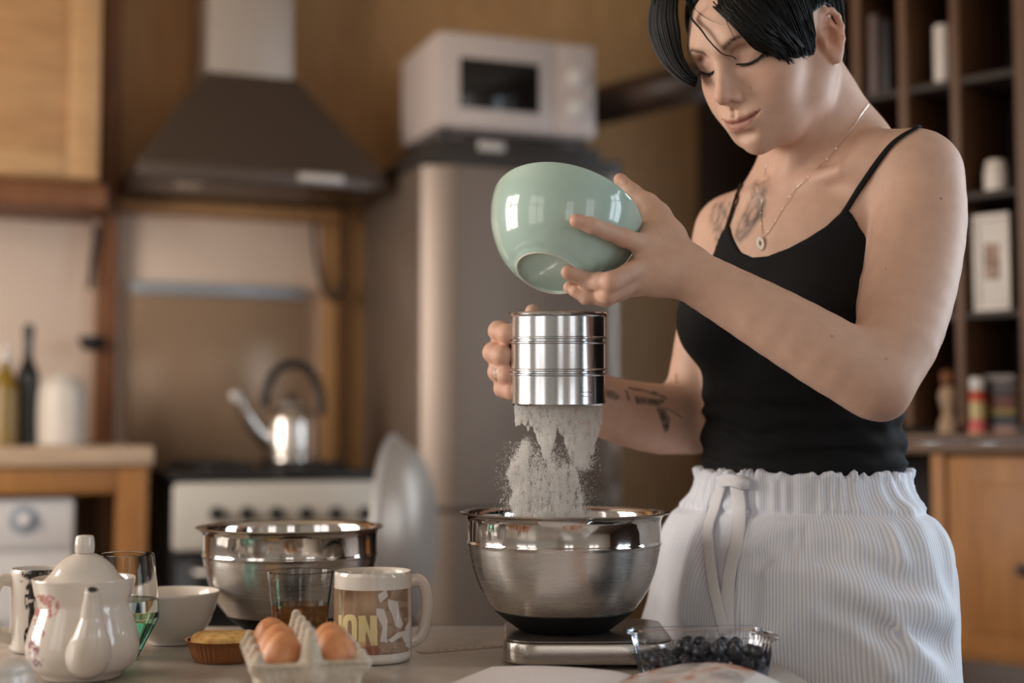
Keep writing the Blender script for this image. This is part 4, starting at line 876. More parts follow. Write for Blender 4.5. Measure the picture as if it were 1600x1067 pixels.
# head pose (fitted to the face landmarks of the photograph)
hy, hpch, hr = math.radians(48.5), math.radians(25.0), math.radians(0.8)
HF = np.array([-math.sin(hy) * math.cos(hpch), -math.cos(hy) * math.cos(hpch), -math.sin(hpch)]); HL = np.array([math.cos(hy), -math.sin(hy), 0.0]); HU = np.cross(HF, HL)
HL, HU = HL * math.cos(hr) + HU * math.sin(hr), np.cross(HF, HL * math.cos(hr) + HU * math.sin(hr))
HM = np.stack([HL, HF, HU], 1); HO = np.array([.3175, 1.70, 1.470])
def H(x, y, z): return HO + HM @ np.array([x, y, z], float)

torso = SDF()
def torso_ops(s):
    s.frame(TM, TO)
    s.loft([.66, .74, .83, .93, 1.04, 1.12, 1.20, 1.27, 1.315, 1.355, 1.39],
           [0, 0, 0, 0, .004, .012, .02, .026, .030, .030, .028],
           [0, -.002, -.005, 0, .006, .010, .012, .010, .006, .008, .016],
           [.15, .156, .154, .136, .130, .138, .144, .140, .112, .066, .050],
           [.10, .110, .110, .100, .095, .099, .102, .090, .072, .058, .05], k=.02, capr=.02)
    for sx in (-1, 1): s.ell((.018 + sx * .074, .082, 1.152), (.060, .055, .060), k=.030)
    s.frame()
torso_ops(torso)

body = SDF(); torso_ops(body)
SL = PP(1433, 277, 1.665); SR = PP(1146, 366, 1.885)
NB = PP(1296, 222, 1.770)
# neck, trapezius, clavicles
body.chain([NB - np.array([0, 0, .03]), NB + (H(0, -.018, -.045) - NB) * .55, H(0, -.016, -.03), H(0, -.014, .01)], [.062, .0535, .054, .058], k=.03, kin=.02)
body.chain([H(.02, -.045, -.02), NB + np.array([.040, -.015, -.004]) , SL + np.array([-.040, .018, .018]), SL + np.array([-.004, .004, .012])], [.026, .026, .032, .038], k=.030, kin=.04)
body.chain([H(-.02, -.045, -.02), NB + np.array([-.03, .06, .010]), SR + np.array([.02, -.01, .018])], [.030, .034, .030], k=.04, kin=.03)
pit = torso.trace(1212, 300)
body.chain([pit + np.array([.012, .004, .004]), (pit + SL) / 2 + np.array([-.012, -.030, .012]), SL + np.array([-.01, -.012, .018])], [.006, .007, .012], k=.022)
body.chain([pit + np.array([-.012, .012, .004]), (pit + SR) / 2 + np.array([-.022, -.012, .010]), SR + np.array([-.006, -.006, .016])], [.006, .007, .012], k=.022)
# sternomastoid cords
body.chain([H(.058, -.022, -.03), (H(.058, -.022, -.03) + pit) / 2 + np.array([.004, 0, 0]), pit + np.array([.012, .010, .008])], [.013, .011, .007], k=.018)
# near (her left) arm
def limb(pts, rad, k, sub=3):
    q = spline(np.c_[np.array(pts), rad], sub); body.chain(list(q[:, :3]), list(q[:, 3]), k=k, kin=.002)
EL = PP(1368, 596, 1.553)
body.chain([SL + np.array([-.03, .03, -.005]), SL], [.046, .048], k=.03)
limb([SL, PP(1437, 345, 1.645), PP(1422, 445, 1.61), PP(1399, 535, 1.575), EL], [.0530, .0540, .0525, .0470, .0375], .012)
body.cone(PP(1386, 632, 1.555), PP(1380, 624, 1.555), .0130, .0170, k=.02)
WL = PP(1063, 421, 1.578)
limb([EL, PP(1312, 563, 1.550), PP(1215, 506, 1.556), PP(1125, 455, 1.568), WL], [.0380, .0420, .0385, .0325, .0282], .020)
# far (her right) arm
ER = PP(1085, 652, 1.905); WR = PP(876, 598, 1.772)
body.chain([SR + np.array([.03, -.03, -.005]), SR], [.044, .047], k=.03)
limb([SR, PP(1132, 430, 1.89), PP(1108, 545, 1.90), ER], [.0515, .0515, .0475, .0435], .014)
limb([ER, PP(1035, 655, 1.87), PP(960, 640, 1.825), PP(910, 616, 1.793), WR], [.0440, .0465, .0410, .0345, .0285], .022)
# armpit folds
body.cone(PP(1392, 345, 1.690), PP(1415, 300, 1.680), .018, .026, k=.02)

# ---- head
def head_ops(s):
    s.frame(HM, HO, mirror=True)
    s.ell((0, -.013, .045), (.0745, .097, .082), k=.01)                # cranium
    s.ell((0, .020, .042), (.070, .0785, .060), k=.03)                 # forehead
    s.ell((0, .036, -.020), (.0555, .056, .070), k=.03)                # mid face
    s.ell((0, .038, -.055), (.043, .044, .038), k=.03)                 # lower face
    s.chain([(.052, -.004, -.030), (.0475, .008, -.053), (.028, .048, -.078), (.0, .070, -.086)], [.018, .0160, .0145, .0145], k=.022, kin=.015)
    s.ell((.0, .0750, -.0850), (.0130, .0100, .0110), k=.018)           # chin
    s.ell((.0450, .050, -.012), (.018, .020, .015), k=.026)             # cheek bone
    s.ell((.0340, .058, -.034), (.019, .019, .022), k=.025)              # cheek
    s.chain([(.0, .0895, .034), (.022, .0880, .0400), (.047, .070, .038)], [.0080, .0090, .009], k=.020, kin=.01)   # brow
    s.ell((.0310, .1010, .0195), (.0175, .0185, .0110), k=.016, mode='-')   # socket
    s.ell((.0305, .0690, .0175), (.0178, .0160, .0140), k=.006)              # lid over the eyeball
    s.chain([(.0190, .0885, .0098), (.0250, .0890, .0078), (.0330, .0875, .0072), (.0420, .0815, .0092)], [.0010, .0018, .0018, .0010], k=.003, mode='-')   # lid slit
    s.chain([(.0150, .0885, .0255), (.0290, .0880, .0285), (.0450, .0765, .0255)], [.0014, .0016, .0014], k=.007, mode='-')  # lid crease
    # nose
    s.chain([(0, .0900, .0280), (0, .0965, .0110), (0, .1045, -.0050), (0, .1110, -.0175)], [.0072, .0062, .0066, .0084], k=.012, kin=.008)
    s.ell((0, .1110, -.0195), (.0080, .0088, .0078), k=.008)
    s.ell((.0108, .0995, -.0250), (.0058, .0092, .0066), k=.006)
    
    s.cone((0, .1050, -.027), (0, .0985, -.036), .0044, .0042, k=.005)
    s.ell((.0068, .1030, -.0318), (.0032, .0058, .0034), k=.0025, mode='-')
    s.ell((0, .0930, -.0170), (.0125, .0125, .0125), k=.006)
    # mouth
    s.ell((0, .0790, -.055), (.0290, .0195, .0230), k=.016)
    s.chain([(.0280, .0835, -.0485), (.0150, .0945, -.0510), (.0048, .0990, -.0500), (0, .0988, -.0512)], [.0016, .0036, .0044, .0042], k=.005, kin=.003)
    s.chain([(.0250, .0840, -.0520), (.0125, .0940, -.0600), (0, .0970, -.0622)], [.0022, .0046, .0054], k=.005, kin=.004)
    s.chain([(.0290, .0870, -.0486), (.0225, .0925, -.0520), (.0100, .1000, -.0560), (0, .1022, -.0558)], [.0008, .0011, .0012, .0012], k=.003, mode='-')
    s.cone((0, .0990, -.0390), (0, .1012, -.0460), .0014, .0018, k=.006, mode='-')
    s.ell((0, .0925, -.0735), (.013, .005, .0042), k=.010, mode='-')
    # ears
    s.frame(HM, HO, mirror=True)
    n = np.array([.86, .36, .10]); n /= np.linalg.norm(n); u = np.array([-.16, -.10, 1.0]); u -= n * (u @ n); u /= np.linalg.norm(u); w = np.cross(u, n)
    E = np.stack([w, u, n], 1); c = np.array([.0765, -.0165, .0035])
    el = lambda a, b, d=0: c + E @ np.array([a, b, d])
    if w @ np.array([0, 1, 0]) < 0: fwd = -1
    else: fwd = 1
    rim = [el(fwd * a, b, d) for a, b, d in [(.0125, .000, .000), (.0135, .012, .002), (.0085, .0245, .004), (-.001, .0300, .005), (-.0105, .0275, .005), (-.0165, .0185, .0045), (-.0175, .0060, .004), (-.0140, -.0080, .003), (-.0080, -.0190, .002)]]
    s.ell(c - E @ np.array([0, 0, .002]), (.0150, .0275, .0065), k=.005, R=E)
    s.ell(el(fwd * -.001, .004, .0060), (.0115, .0200, .0058), k=.004, mode='-', R=E)     # hollow
    s.chain(rim, [.0032, .0033, .0034, .0036, .0036, .0034, .0032, .0032, .0040], k=.004, kin=.004)
    s.chain([el(fwd * .006, .0135, .002), el(fwd * -.004, .0125, .003), el(fwd * -.0100, .0020, .003), el(fwd * -.007, -.011, .003)], [.0024, .0028, .0030, .0032], k=.005, kin=.004)
    s.ell(el(fwd * .0005, .000, .0045), (.0075, .0095, .0050), k=.004, mode='-', R=E)     # concha
    s.ell(el(fwd * -.001, -.0250, .001), (.0080, .0095, .0042), k=.006, R=E)              # lobe
    s.ell(el(fwd * .0105, -.004, .003), (.0035, .0060, .0035), k=.004, R=E)               # tragus
    s.frame()
head_ops(body)
head_only = SDF(); head_ops(head_only)

# ---- near hand on the bowl: thumb over the rim, first finger along the side, the others hooked under the foot
def bowlpt(px, py, r, Y, k=.95):
    h = on_bowl(px, py, r, k); return np3(h) if h is not None else PP(px, py, Y)
def hand_l(s):
    mc = [PP(1012, 386, 1.566), PP(1013, 412, 1.560), PP(1004, 434, 1.562), PP(994, 447, 1.570)]
    for m, r in zip(mc, (.0130, .0135, .0125, .0115)): s.chain([WL + np.array([.004, 0, 0]), (WL + m) / 2 , m], [.0215, .0170, r], k=.016, kin=.01)
    s.chain([WL + np.array([-.01, .01, .01]), PP(1040, 372, 1.592), PP(1022, 400, 1.585)], [.021, .0185, .016], k=.018, kin=.015)
    # first finger
    ip = [mc[0], bowlpt(966, 368, .0098, 1.545), bowlpt(921, 352, .0085, 1.535), bowlpt(899, 345, .0076, 1.53)]
    s.chain([ip[0], (ip[0] + ip[1]) / 2 + np.array([0, -.001, 0]), ip[1], (ip[1] + ip[2]) / 2, ip[2], ip[3]], [.0118, .0100, .0101, .0089, .0087, .0076], k=.006, kin=.004)
    mp = [mc[1], PP(955, 440, 1.538), bowlpt(912, 432, .0090, 1.545), bowlpt(890, 417, .0080, 1.55)]
    s.chain([mp[0], (mp[0] + mp[1]) / 2, mp[1], (mp[1] + mp[2]) / 2, mp[2], mp[3]], [.0120, .0106, .0108, .0096, .0092, .0080], k=.004, kin=.005)
    rp = [mc[2], PP(950, 460, 1.548), bowlpt(913, 453, .0088, 1.552), bowlpt(893, 441, .0078, 1.557)]
    s.chain([rp[0], (rp[0] + rp[1]) / 2, rp[1], (rp[1] + rp[2]) / 2, rp[2], rp[3]], [.0112, .0098, .0098, .0090, .0087, .0078], k=.0025, kin=.005)
    kp = [mc[3], PP(946, 467, 1.566), PP(917, 463, 1.566), PP(899, 455, 1.567)]
    s.chain([kp[0], (kp[0] + kp[1]) / 2, kp[1], kp[2], kp[3]], [.0102, .0086, .0086, .0078, .0070], k=.0025, kin=.005)
    # thumb
    tp = [PP(1046, 372, 1.594), PP(1027, 338, 1.604), PP(1013, 318, 1.612), PP(988, 300, 1.626), PP(969, 281, 1.634)]
    s.chain(tp, [.0170, .0128, .0112, .0092, .0080], k=.012, kin=.006)
    s.chain([tp[1], (tp[1] + mc[0]) / 2 + np.array([-.004, .006, -.002]), mc[0]], [.010, .0085, .010], k=.018, kin=.01)    # web
    s.chain([mc[0] + np.array([0, -.004, .001]), mc[0] + np.array([.003, -.004, .001])], [.0085, .0085], k=.010)
    return ip, mp, rp, tp
ipts, mpts, rpts, tpts = hand_l(body)

# ---- far hand closed round the sifter's handle
def hand_r(s):
    zi = [(771, 517), (763, 551), (770, 581), (778, 607)]; rr = [.0122, .0126, .0120, .0108]
    pips = [PP(x + 8, y, 1.687) for x, y in zi]; mcps = [PP(832, y, 1.752) for y in (524, 553, 580, 604)]
    tips = []
    for i in range(4):
        r = rr[i]; p, m = pips[i], mcps[i]; t1 = PP(zi[i][0] + 22, zi[i][1] + 5, 1.672); t2 = PP(zi[i][0] + 37, zi[i][1] + 5, 1.702)
        s.chain([m, (m + p) / 2 + np.array([-.004, .002, 0]), p, t1, t2], [r * 1.02, r * .95, r * .97, r * .90, r * .80], k=.0055, kin=.005); tips.append(t1)
        s.chain([WR, (WR + m) / 2, m], [.021, .017, r * 1.25], k=.014, kin=.01)
    s.chain([WR, PP(862, 545, 1.745), PP(845, 505, 1.742), PP(832, 487, 1.728)], [.020, .0140, .0108, .0092], k=.010, kin=.006)   # thumb up behind the rim
    return pips, tips
pips, rtips = hand_r(body)
V1, Q1 = mesh_sdf(body, (-.06, 1.46, .955), (.60, 1.98, 1.62), .0019)
V1 = relax(V1, Q1, 1, .4)
# smooth the arms along their length (not the hands)
def seg_d(p, pts):
    d = np.full(len(p), 9.0)
    for a, b in zip(pts, pts[1:]):
        ab = b - a; e = p - a; tt = np.clip(e @ ab / (ab @ ab), 0, 1); e = e - tt[:, None] * ab; d = np.minimum(d, np.sqrt(np.einsum('ij,ij->i', e, e)))
    return d
am = np.maximum(smooth01((.075 - seg_d(V1, [PP(1437, 345, 1.645), PP(1399, 535, 1.575), EL, PP(1215, 506, 1.556), PP(1110, 447, 1.570)])) / .015), smooth01((.066 - seg_d(V1, [PP(1132, 430, 1.89), ER, PP(960, 640, 1.825), PP(900, 612, 1.788)])) / .012))
am *= smooth01((np.linalg.norm(V1 - WL, axis=1) - .045) / .03) * smooth01((np.linalg.norm(V1 - WR, axis=1) - .035) / .03) * smooth01((np.linalg.norm(V1 - torso.trace(1180, 330), axis=1) - .05) / .05)
V1 = V1 + am[:, None] * (relax(V1, Q1, 28, .6) - V1)

# legs (mostly behind the table), coarser, same mesh
legs = SDF(); legs.frame(TM, TO)
legs.loft([.60, .74, .83, .93, .99], [0, 0, 0, 0, 0], [0] * 5, [.145, .150, .146, .124, .110], [.095, .104, .102, .088, .080], k=.02, capr=.02)
for sx in (-1, 1):
    legs.chain([(sx * .085, .0, .80), (sx * .088, .005, .66), (sx * .085, .012, .46), (sx * .083, -.005, .32), (sx * .080, -.012, .09)], [.090, .084, .055, .052, .034], k=.03, kin=.03)
    legs.chain([(sx * .080, -.030, .035), (sx * .084, .07, .030), (sx * .088, .15, .017)], [.033, .030, .017], k=.02, kin=.02)
V2, Q2 = mesh_sdf(legs, (.1, 1.4, -.01), (.75, 2.2, 1.05), .006)
nv1 = len(V1); body_V = np.vstack([V1, V2]); body_Q = np.vstack([Q1, Q2 + nv1])

# ---- skin colour (per vertex: lips, brows, flush, ink, painted eye socket shade)
def surf(x, z, y0=.135):
    """point of the head's surface in front of head-local (x, z)"""
    y = y0
    for _ in range(60):
        v = head_only.eval(H(x, y, z)[None])[0]; y -= v * .8
        if abs(v) < 2e-4: break
    return H(x, y, z)
M_skin = mat('skin', srgb(205, 160, 132), .54, Specular_IOR_Level=.38, Subsurface_Weight=.12, Subsurface_Radius=(.012, .005, .003), Subsurface_Scale=1.0)
t = NT(M_skin); at = t.n('ShaderNodeAttribute', attribute_name='Col'); nz = t.noise(t.coords('Object'), 55, 4)
t.l(t.mix(1.0, at.outputs[0], t.ramp(nz, [(.3, (.94, .92, .92, 1)), (.7, (1.05, 1.05, 1.05, 1))]), 'MULTIPLY'), t.b.inputs['Base Color'])
n2 = t.noise(t.coords('Object'), 900, 2); t.bump(n2, .08, .001)
lin = lambda *c: np.array(srgb(*c)[:3])
SKIN = lin(208, 171, 150)
col = np.tile(SKIN, (len(body_V), 1))
def blend(mask, c):
    global col
    m = np.clip(mask, 0, 1)[:, None]; col = col * (1 - m) + np.asarray(c) * m
L_ = (body_V - HO) @ HM; x_, y_, z_ = L_[:, 0], L_[:, 1], L_[:, 2]; inh = (np.abs(L_) < .14).all(1) & (y_ > .03)
fl = lambda c, r: np.exp(-((L_ - np.array(c)) ** 2).sum(1) / r ** 2)
for sx in (-1, 1): blend(.26 * fl((sx * .045, .07, -.015), .024), lin(206, 138, 118)); blend(.55 * fl((sx * .085, -.015, .004), .026), lin(206, 132, 98))
blend(.22 * fl((0, .115, -.02), .014), lin(200, 125, 105))
zm = -.0558 + (np.abs(x_) / .0325) ** 2 * .0093
up_ = .0072 * np.clip(1 - (x_ / .031) ** 2, 0, 1) ** .7 - .0012 * np.exp(-(x_ / .003) ** 2); lo_ = .0102 * np.clip(1 - (x_ / .029) ** 2, 0, 1) ** .8
dz = z_ - zm; lip = np.where(dz > 0, smooth01((up_ - dz) / .0016), smooth01((lo_ + dz) / .0022)) * inh * (y_ > .07) * (np.abs(x_) < .031)
blend(.72 * lip, lin(158, 92, 80)); blend(.45 * lip * np.exp(-(dz / .0011) ** 2), lin(90, 45, 38))
for sx in (-1, 1):
    bx = np.clip((x_ * sx - .012) / .036, -.2, 1.2); zb = .0325 + .0085 * np.sin(np.clip(bx, 0, 1) * 2.3) ** 1.2; th_ = .0038 * (1 - .55 * np.clip(bx, 0, 1))
    hairn = .85 + .2 * vnoise(np.c_[x_ * 1400 - z_ * 900, z_ * 500, y_ * 100])
    blend(1.0 * smooth01((bx + .02) / .10) * smooth01((1.05 - bx) / .2) * np.exp(-((z_ - zb) / th_) ** 2) * hairn * inh * (x_ * sx > 0), lin(34, 22, 17))
    blend(.35 * np.exp(-(((x_ * sx - .031) / .017) ** 2 + ((z_ - .016) / .010) ** 2)) * inh, lin(150, 100, 80))  # eye socket shading, darkened into the skin colour
# flush on elbow, knuckles, fingertips
def spot(c, r, a, cc): blend(a * np.exp(-((body_V - np.asarray(c)) ** 2).sum(1) / r ** 2), cc)
spot(PP(1385, 640, 1.54), .03, .25, lin(205, 140, 115))
for c in (ipts[3], mpts[3], rpts[3], tpts[4], ipts[1], mpts[1], rpts[1]): spot(c, .012, .35, lin(208, 138, 112))
for c in list(pips) + list(rtips): spot(c, .014, .35, lin(204, 130, 100))
pm = np_mesh('person', body_V, body_Q)
_b = bmesh.new(); _b.from_mesh(pm); bmesh.ops.holes_fill(_b, edges=[e for e in _b.edges if e.is_boundary], sides=14); _b.to_mesh(pm); BODY_BVH = BVHTree.FromBMesh(_b); _b.free()
pm.polygons.foreach_set('use_smooth', np.ones(len(pm.polygons), bool))
def on_body(px, py, off=0.0):
    d = ray(px, py).normalized(); h = BODY_BVH.ray_cast(CAM, d)
    if h[0] is None: return None
    n = h[1] if h[1].dot(d) < 0 else -h[1]
    return h[0] + n * off
def ink(pts, w, a, c=(.035, .04, .042), fill=False):
    q = [on_body(*p) for p in pts]; q = [np3(v) for v in q if v is not None]
    if len(q) < 2: return
    ctr = np.mean(q, 0); near = np.where(((body_V - ctr) ** 2).sum(1) < .16 ** 2)[0]
    d = np.full(len(near), 9.0); B_ = body_V[near]
    for a0, a1 in zip(q, q[1:]):
        ab = a1 - a0; tt = np.clip((B_ - a0) @ ab / max(ab @ ab, 1e-12), 0, 1); d = np.minimum(d, np.sqrt(((B_ - a0 - tt[:, None] * ab) ** 2).sum(1)))
    m = a * smooth01((w - d) / (w * .6) ) * (.8 + .3 * vnoise(B_ * 220)); m = np.clip(m, 0, 1)[:, None]
    col[near] = col[near] * (1 - m) + np.array(c) * m
for pts in [[(1133, 298), (1128, 318), (1122, 340), (1120, 358)], [(1131, 300), (1139, 316), (1147, 328)], [(1120, 346), (1130, 330), (1140, 346), (1135, 360), (1122, 360)],
            [(1178, 286), (1186, 290), (1190, 300), (1182, 303), (1178, 292)], [(1190, 300), (1188, 325), (1180, 345), (1172, 360), (1160, 372)], [(1172, 332), (1180, 322), (1186, 330), (1178, 345), (1168, 350), (1170, 335)],
            [(1164, 352), (1176, 350), (1186, 338)], [(1166, 362), (1156, 376), (1150, 368)], [(1176, 308), (1170, 320), (1164, 334), (1168, 346)], [(1128, 366), (1124, 376), (1118, 372)], [(1142, 340), (1136, 352), (1140, 362)], [(1118, 320), (1112, 344), (1116, 362), (1126, 352)],
            [(1184, 312), (1192, 320), (1190, 336)], [(1160, 340), (1154, 352), (1152, 366), (1160, 360)], [(1126, 322), (1134, 332), (1128, 344)]]:
    ink(pts, .0034, .42)
    ink(pts, .010, .24)
for pts in [[(948, 612), (958, 614), (966, 620)], [(950, 618), (962, 622)], [(979, 612), (982, 622)], [(994, 622), (1008, 624), (1022, 626), (1035, 626)], [(996, 628), (1012, 629), (1030, 631)], [(984, 606), (1006, 610), (1024, 616)], [(1022, 612), (1032, 618), (1040, 622)]]: ink(pts, .0042, .72)
ink([(1030, 640), (1036, 655), (1041, 672)], .0052, .85); ink([(1036, 642), (1043, 655), (1042, 668)], .0050, .85); ink([(1040, 638), (1052, 643), (1064, 652)], .0020, .7)
ink([(1056, 585), (1057, 598)], .003, .5)
for px, py in [(1300, 525), (1385, 560), (1470, 310), (1384, 420), (1172, 137)]: ink([(px, py), (px + .6, py + .6)], .0014, .8, (.05, .025, .015))
set_col(pm, col)
person = obj('person', pm, M_skin)
tag(person, 'short dark haired woman in a black strap top and striped shorts, pouring from a bowl', 'person')

# ---- lashes, nails
M_hair = mat('black_hair', (.0045, .0038, .0036, 1), .48, Specular_IOR_Level=.22); M_lash = mat('lash', (.010, .007, .006, 1), .6)
ls = []
for sx in (-1, 1):
    pts = [surf(sx * a, b) + HM @ np.array([0, .0004, 0]) for a, b in ((.0165, .0108), (.0210, .0088), (.0265, .0074), (.0330, .0070), (.0400, .0086), (.0455, .0112), (.0485, .0125))]
    ps = spline(pts, 4); ls.append(tube(ps, [.0005 + .0015 * math.sin(math.pi * (.08 + .84 * i / (len(ps) - 1))) for i in range(len(ps))], 6, 'lash', flat=(1, .7)))
    for i in range(26):
        f_ = i / 25; a = ps[int(4 + f_ * (len(ps) - 6))]; ln = .0050 + .0030 * f_
        d = HM @ np.array([sx * (-.10 + .75 * f_), .72 - .25 * f_, -.66]); b_ = a + d * ln * .55 + HM @ np.array([0, 0, -.0002]); c_ = a + d * ln + HM @ np.array([0, 0, .0010])
        ls.append(tube([a, b_, c_], [.00042, .00034, .00010], 4, 'lash'))
obj('eyelashes', joined('eyelashes', ls[:27]), M_lash, person); obj('eyelashes', joined('eyelashes', ls[27:]), M_lash, person)
M_nail = mat('nail', srgb(214, 170, 150), .22)
def nail(px, py, along, w, l, name='fingernail'):
    d = ray(px, py).normalized(); h = BODY_BVH.ray_cast(CAM, d)
    if h[0] is None: return
    n = h[1] if h[1].dot(d) < 0 else -h[1]
    x = Vector(along); x = (x - n * x.dot(n)).normalized(); y = n.cross(x)
    bm = bmesh.new(); bmesh.ops.create_uvsphere(bm, u_segments=20, v_segments=10, radius=1)
    for v in bm.verts:
        c = v.co; sq = 1.0 / max(abs(c.x) ** 3 + abs(c.y) ** 3, 1e-6) ** (1 / 3) * math.hypot(c.x, c.y); k = sq if math.hypot(c.x, c.y) > 1e-4 else 1
        u, w2 = c.x * k * l, c.y * k * w; v.co = h[0] + x * u + y * w2 + n * (c.z * .0006 + .0002 - .5 * (w2 ** 2) / (w * 1.6))
    obj(name, bm_mesh(name, bm, True), M_nail, person)
nail(906, 346, ipts[3] - ipts[2], .0046, .0058); nail(976, 284, tpts[4] - tpts[3], .0040, .0062); nail(889, 414, mpts[3] - mpts[2], .0030, .0042)

# ---- hair: locks laid from the parting over the skull, plus loose strands
hs_, rnd = [], random.Random(3)
ER = np.array([.0745, .097, .082]); EC = np.array([0, -.013, .045])
def scalp(p, off):
    q = np.asarray(p, float) - EC; q = q / ER; return EC + (q / np.linalg.norm(q)) * (ER + off)
def lock(pts, r, flat=(1.5, .55), n=6, tip=.12, sub=4):
    ps = spline(pts, sub); m = len(ps)
    hs_.append(tube(ps, [r * (.55 + .45 * min(1, i / (m * .3))) * (1 if i < m * .55 else max(tip, 1 - (i - m * .55) / (m * .45))) for i in range(m)], n, 'lock', flat=flat, cap=True))
def to_l(p): return (np3(p) - HO) @ HM
part_line = [np.array(p) for p in ((-.028, .072, .098), (-.026, .055, .113), (-.022, .03, .124), (-.016, .0, .128), (-.008, -.04, .122), (0, -.075, .10))]
pl = spline(part_line, 10)
near_edge = [(1124, 0), (1133, 20), (1147, 36), (1162, 50), (1178, 61), (1198, 74), (1216, 82), (1238, 90), (1250, 86), (1260, 85), (1267, 81), (1266, 64), (1267, 48)]
ear_edge = [(.072, .010, .036), (.074, -.010, .040), (.073, -.028, .039), (.072, -.044, .022), (.069, -.050, .0), (.064, -.050, -.020), (.060, -.055, -.034)]
ends = []
for px, py in near_edge:
    p_ = on_body(px, py, .003); ends.append(to_l(p_))
for q_ in ear_edge:
    e = scalp(q_, .004); e[2] = q_[2]; ends.append(e)
es = spline(ends, 12); ne = len(es)
def sweep(root, e, lift, bow):
    pts = []
    for k in range(7):
        tt = k / 6; q = root * (1 - tt) + e * tt + np.array(bow) * math.sin(math.pi * tt)
        s_ = scalp(q, lift * (.35 + .65 * math.sin(math.pi * min(1, .15 + tt * .85)) ** .6)); w = smooth01(np.array((tt - .62) / .38)).item()
        pts.append(HO + HM @ (s_ * (1 - w) + e * w))
    A_p = np.array(pts); d_p = head_only.eval(A_p); dir_ = A_p - H(0, -.013, .045); dir_ /= np.linalg.norm(dir_, axis=1)[:, None]
    return list(A_p + dir_ * np.maximum(0, .0025 + lift * .35 - d_p)[:, None])
# underlying sheet of hair from the parting to the hairline
sheet, m_ = [], 13
for i in range(0, ne, 2):
    f_ = i / (ne - 1); root = pl[int(min(1, f_ * 1.05) * (len(pl) - 1))]; sheet.append(spline(sweep(root, es[i], .0115 if f_ < .5 else .004, (.012, .0, .016)), 3)[:19])
vs0 = [p_ for row in sheet for p_ in row]; nr = len(sheet[0])
hs_.append(mesh_np('sheet', vs0, [(i * nr + j, i * nr + j + 1, (i + 1) * nr + j + 1, (i + 1) * nr + j) for i in range(len(sheet) - 1) for j in range(nr - 1)]))
for i in range(760):
    f_ = .30 + .70 * rnd.random(); e = es[int(f_ * (ne - 1))].copy(); root = pl[int(min(1, f_ * (.85 + .4 * rnd.random())) * (len(pl) - 1))]
    e = e + (root - e) * (rnd.random() ** 2) * .35 * (1 if i % 2 else .3)
    pts = sweep(root, e + np.array([.001, .001, 0]) * rnd.random(), (.009 + .007 * rnd.random()) * (1 if f_ < .6 else .42), (.014 if f_ < .6 else .004, .006 * rnd.random(), .018)); lock(pts, .0009 + .0012 * rnd.random(), tip=.04, n=5)
# fringe combed along the forehead towards the temple
Bd = spline(near_edge[:8], 8)
for i in range(560):
    g_ = rnd.random() ** 1.3 * 62; e0 = rnd.uniform(.72, 1.0) if g_ < 30 else rnd.uniform(.6, 1.0); pts = []; ph = rnd.random() * 6
    for k in range(7):
        tt = k / 6; b_ = Bd[int(tt * e0 * (len(Bd) - 1))]; gg = g_ * (1 - .55 * tt) + 1.5 * math.sin(ph + 4 * tt)
        x0_, y0_ = b_[0] + gg * .62, b_[1] - gg * .78
        if k == 0: y0_ = min(y0_, 4) - 30
        hit = on_body(x0_, y0_, .0035 + .0085 * math.sin(math.pi * min(1, .12 + .8 * tt)) * (.35 + .65 * rnd.random() * 0 + .65 * ((i * 37) % 100) / 100))
        if hit is not None: pts.append(hit)
    if len(pts) >= 4: lock(pts, .0008 + .0010 * rnd.random(), tip=.04, n=5)
for (ex, ey), n_ in (((1236, 98), 14), ((1222, 95), 12), ((1252, 90), 10), ((1262, 86), 12), ((1204, 89), 10)):
    for i in range(n_):
        pts = [on_body(ex - 78 + rnd.uniform(-6, 8), ey - 74 + rnd.uniform(-10, 4), .010), on_body(ex - 46 + rnd.uniform(-5, 5), ey - 40 + rnd.uniform(-6, 4), .010), on_body(ex - 20 + rnd.uniform(-4, 4), ey - 15 + rnd.uniform(-4, 3), .008), on_body(ex + rnd.uniform(-7, 7), ey + rnd.uniform(-4, 4), .003)]
        if all(p_ is not None for p_ in pts): lock(pts, .0008 + .0008 * rnd.random(), tip=.03, n=5)
# far side curtain
O = [(1098, -95), (1052, -60), (1025, -10), (1016, 35), (1022, 70), (1040, 104), (1064, 126), (1086, 138)]
I = [(1110, -85), (1082, -55), (1062, -22), (1056, 15), (1060, 48), (1067, 80), (1079, 104), (1092, 122)]
YO = [1.66, 1.675, 1.69, 1.70, 1.70, 1.69, 1.675, 1.665]; YI = [1.66, 1.66, 1.66, 1.658, 1.66, 1.665, 1.666, 1.662]
for i in range(520):
    f_ = rnd.random(); dep = rnd.random(); cut = rnd.choice((8, 8, 8, 7, 7, 6)); pts = []
    for k in range(cut):
        g_ = f_ if k < 5 else f_ * (1 - .35 * (k - 4) / 4) + .0
        px = O[k][0] * (1 - g_) + I[k][0] * g_; py = O[k][1] * (1 - g_) + I[k][1] * g_ - (6 * rnd.random() if k == cut - 1 else 0); Y = YO[k] * (1 - g_) + YI[k] * g_ + .030 * dep * (1 - .4 * k / 8)
        pts.append(P(px, py, Y))
    lock(pts, .0012 + .0016 * rnd.random(), tip=.05, n=5)
# back of the head and nape
for i in range(240):
    a = math.radians(rnd.uniform(134, 285)); root = scalp((.02 * math.sin(a), -.05, .12), .006); zz = rnd.uniform(-.045, .03)
    e = scalp((.068 * math.sin(a), -.013 + .097 * math.cos(a), .0), .008); e[2] = zz; pts = []
    for k in range(6):
        tt = k / 5; q = root * (1 - tt) + e * tt; s_ = scalp(q + np.array([0, 0, .02 * math.sin(math.pi * tt)]), .010); w = max(0, tt - .7) / .3; s_ = s_ * (1 - w) + e * w; pts.append(HO + HM @ s_)
    lock(pts, .0055, tip=.1)
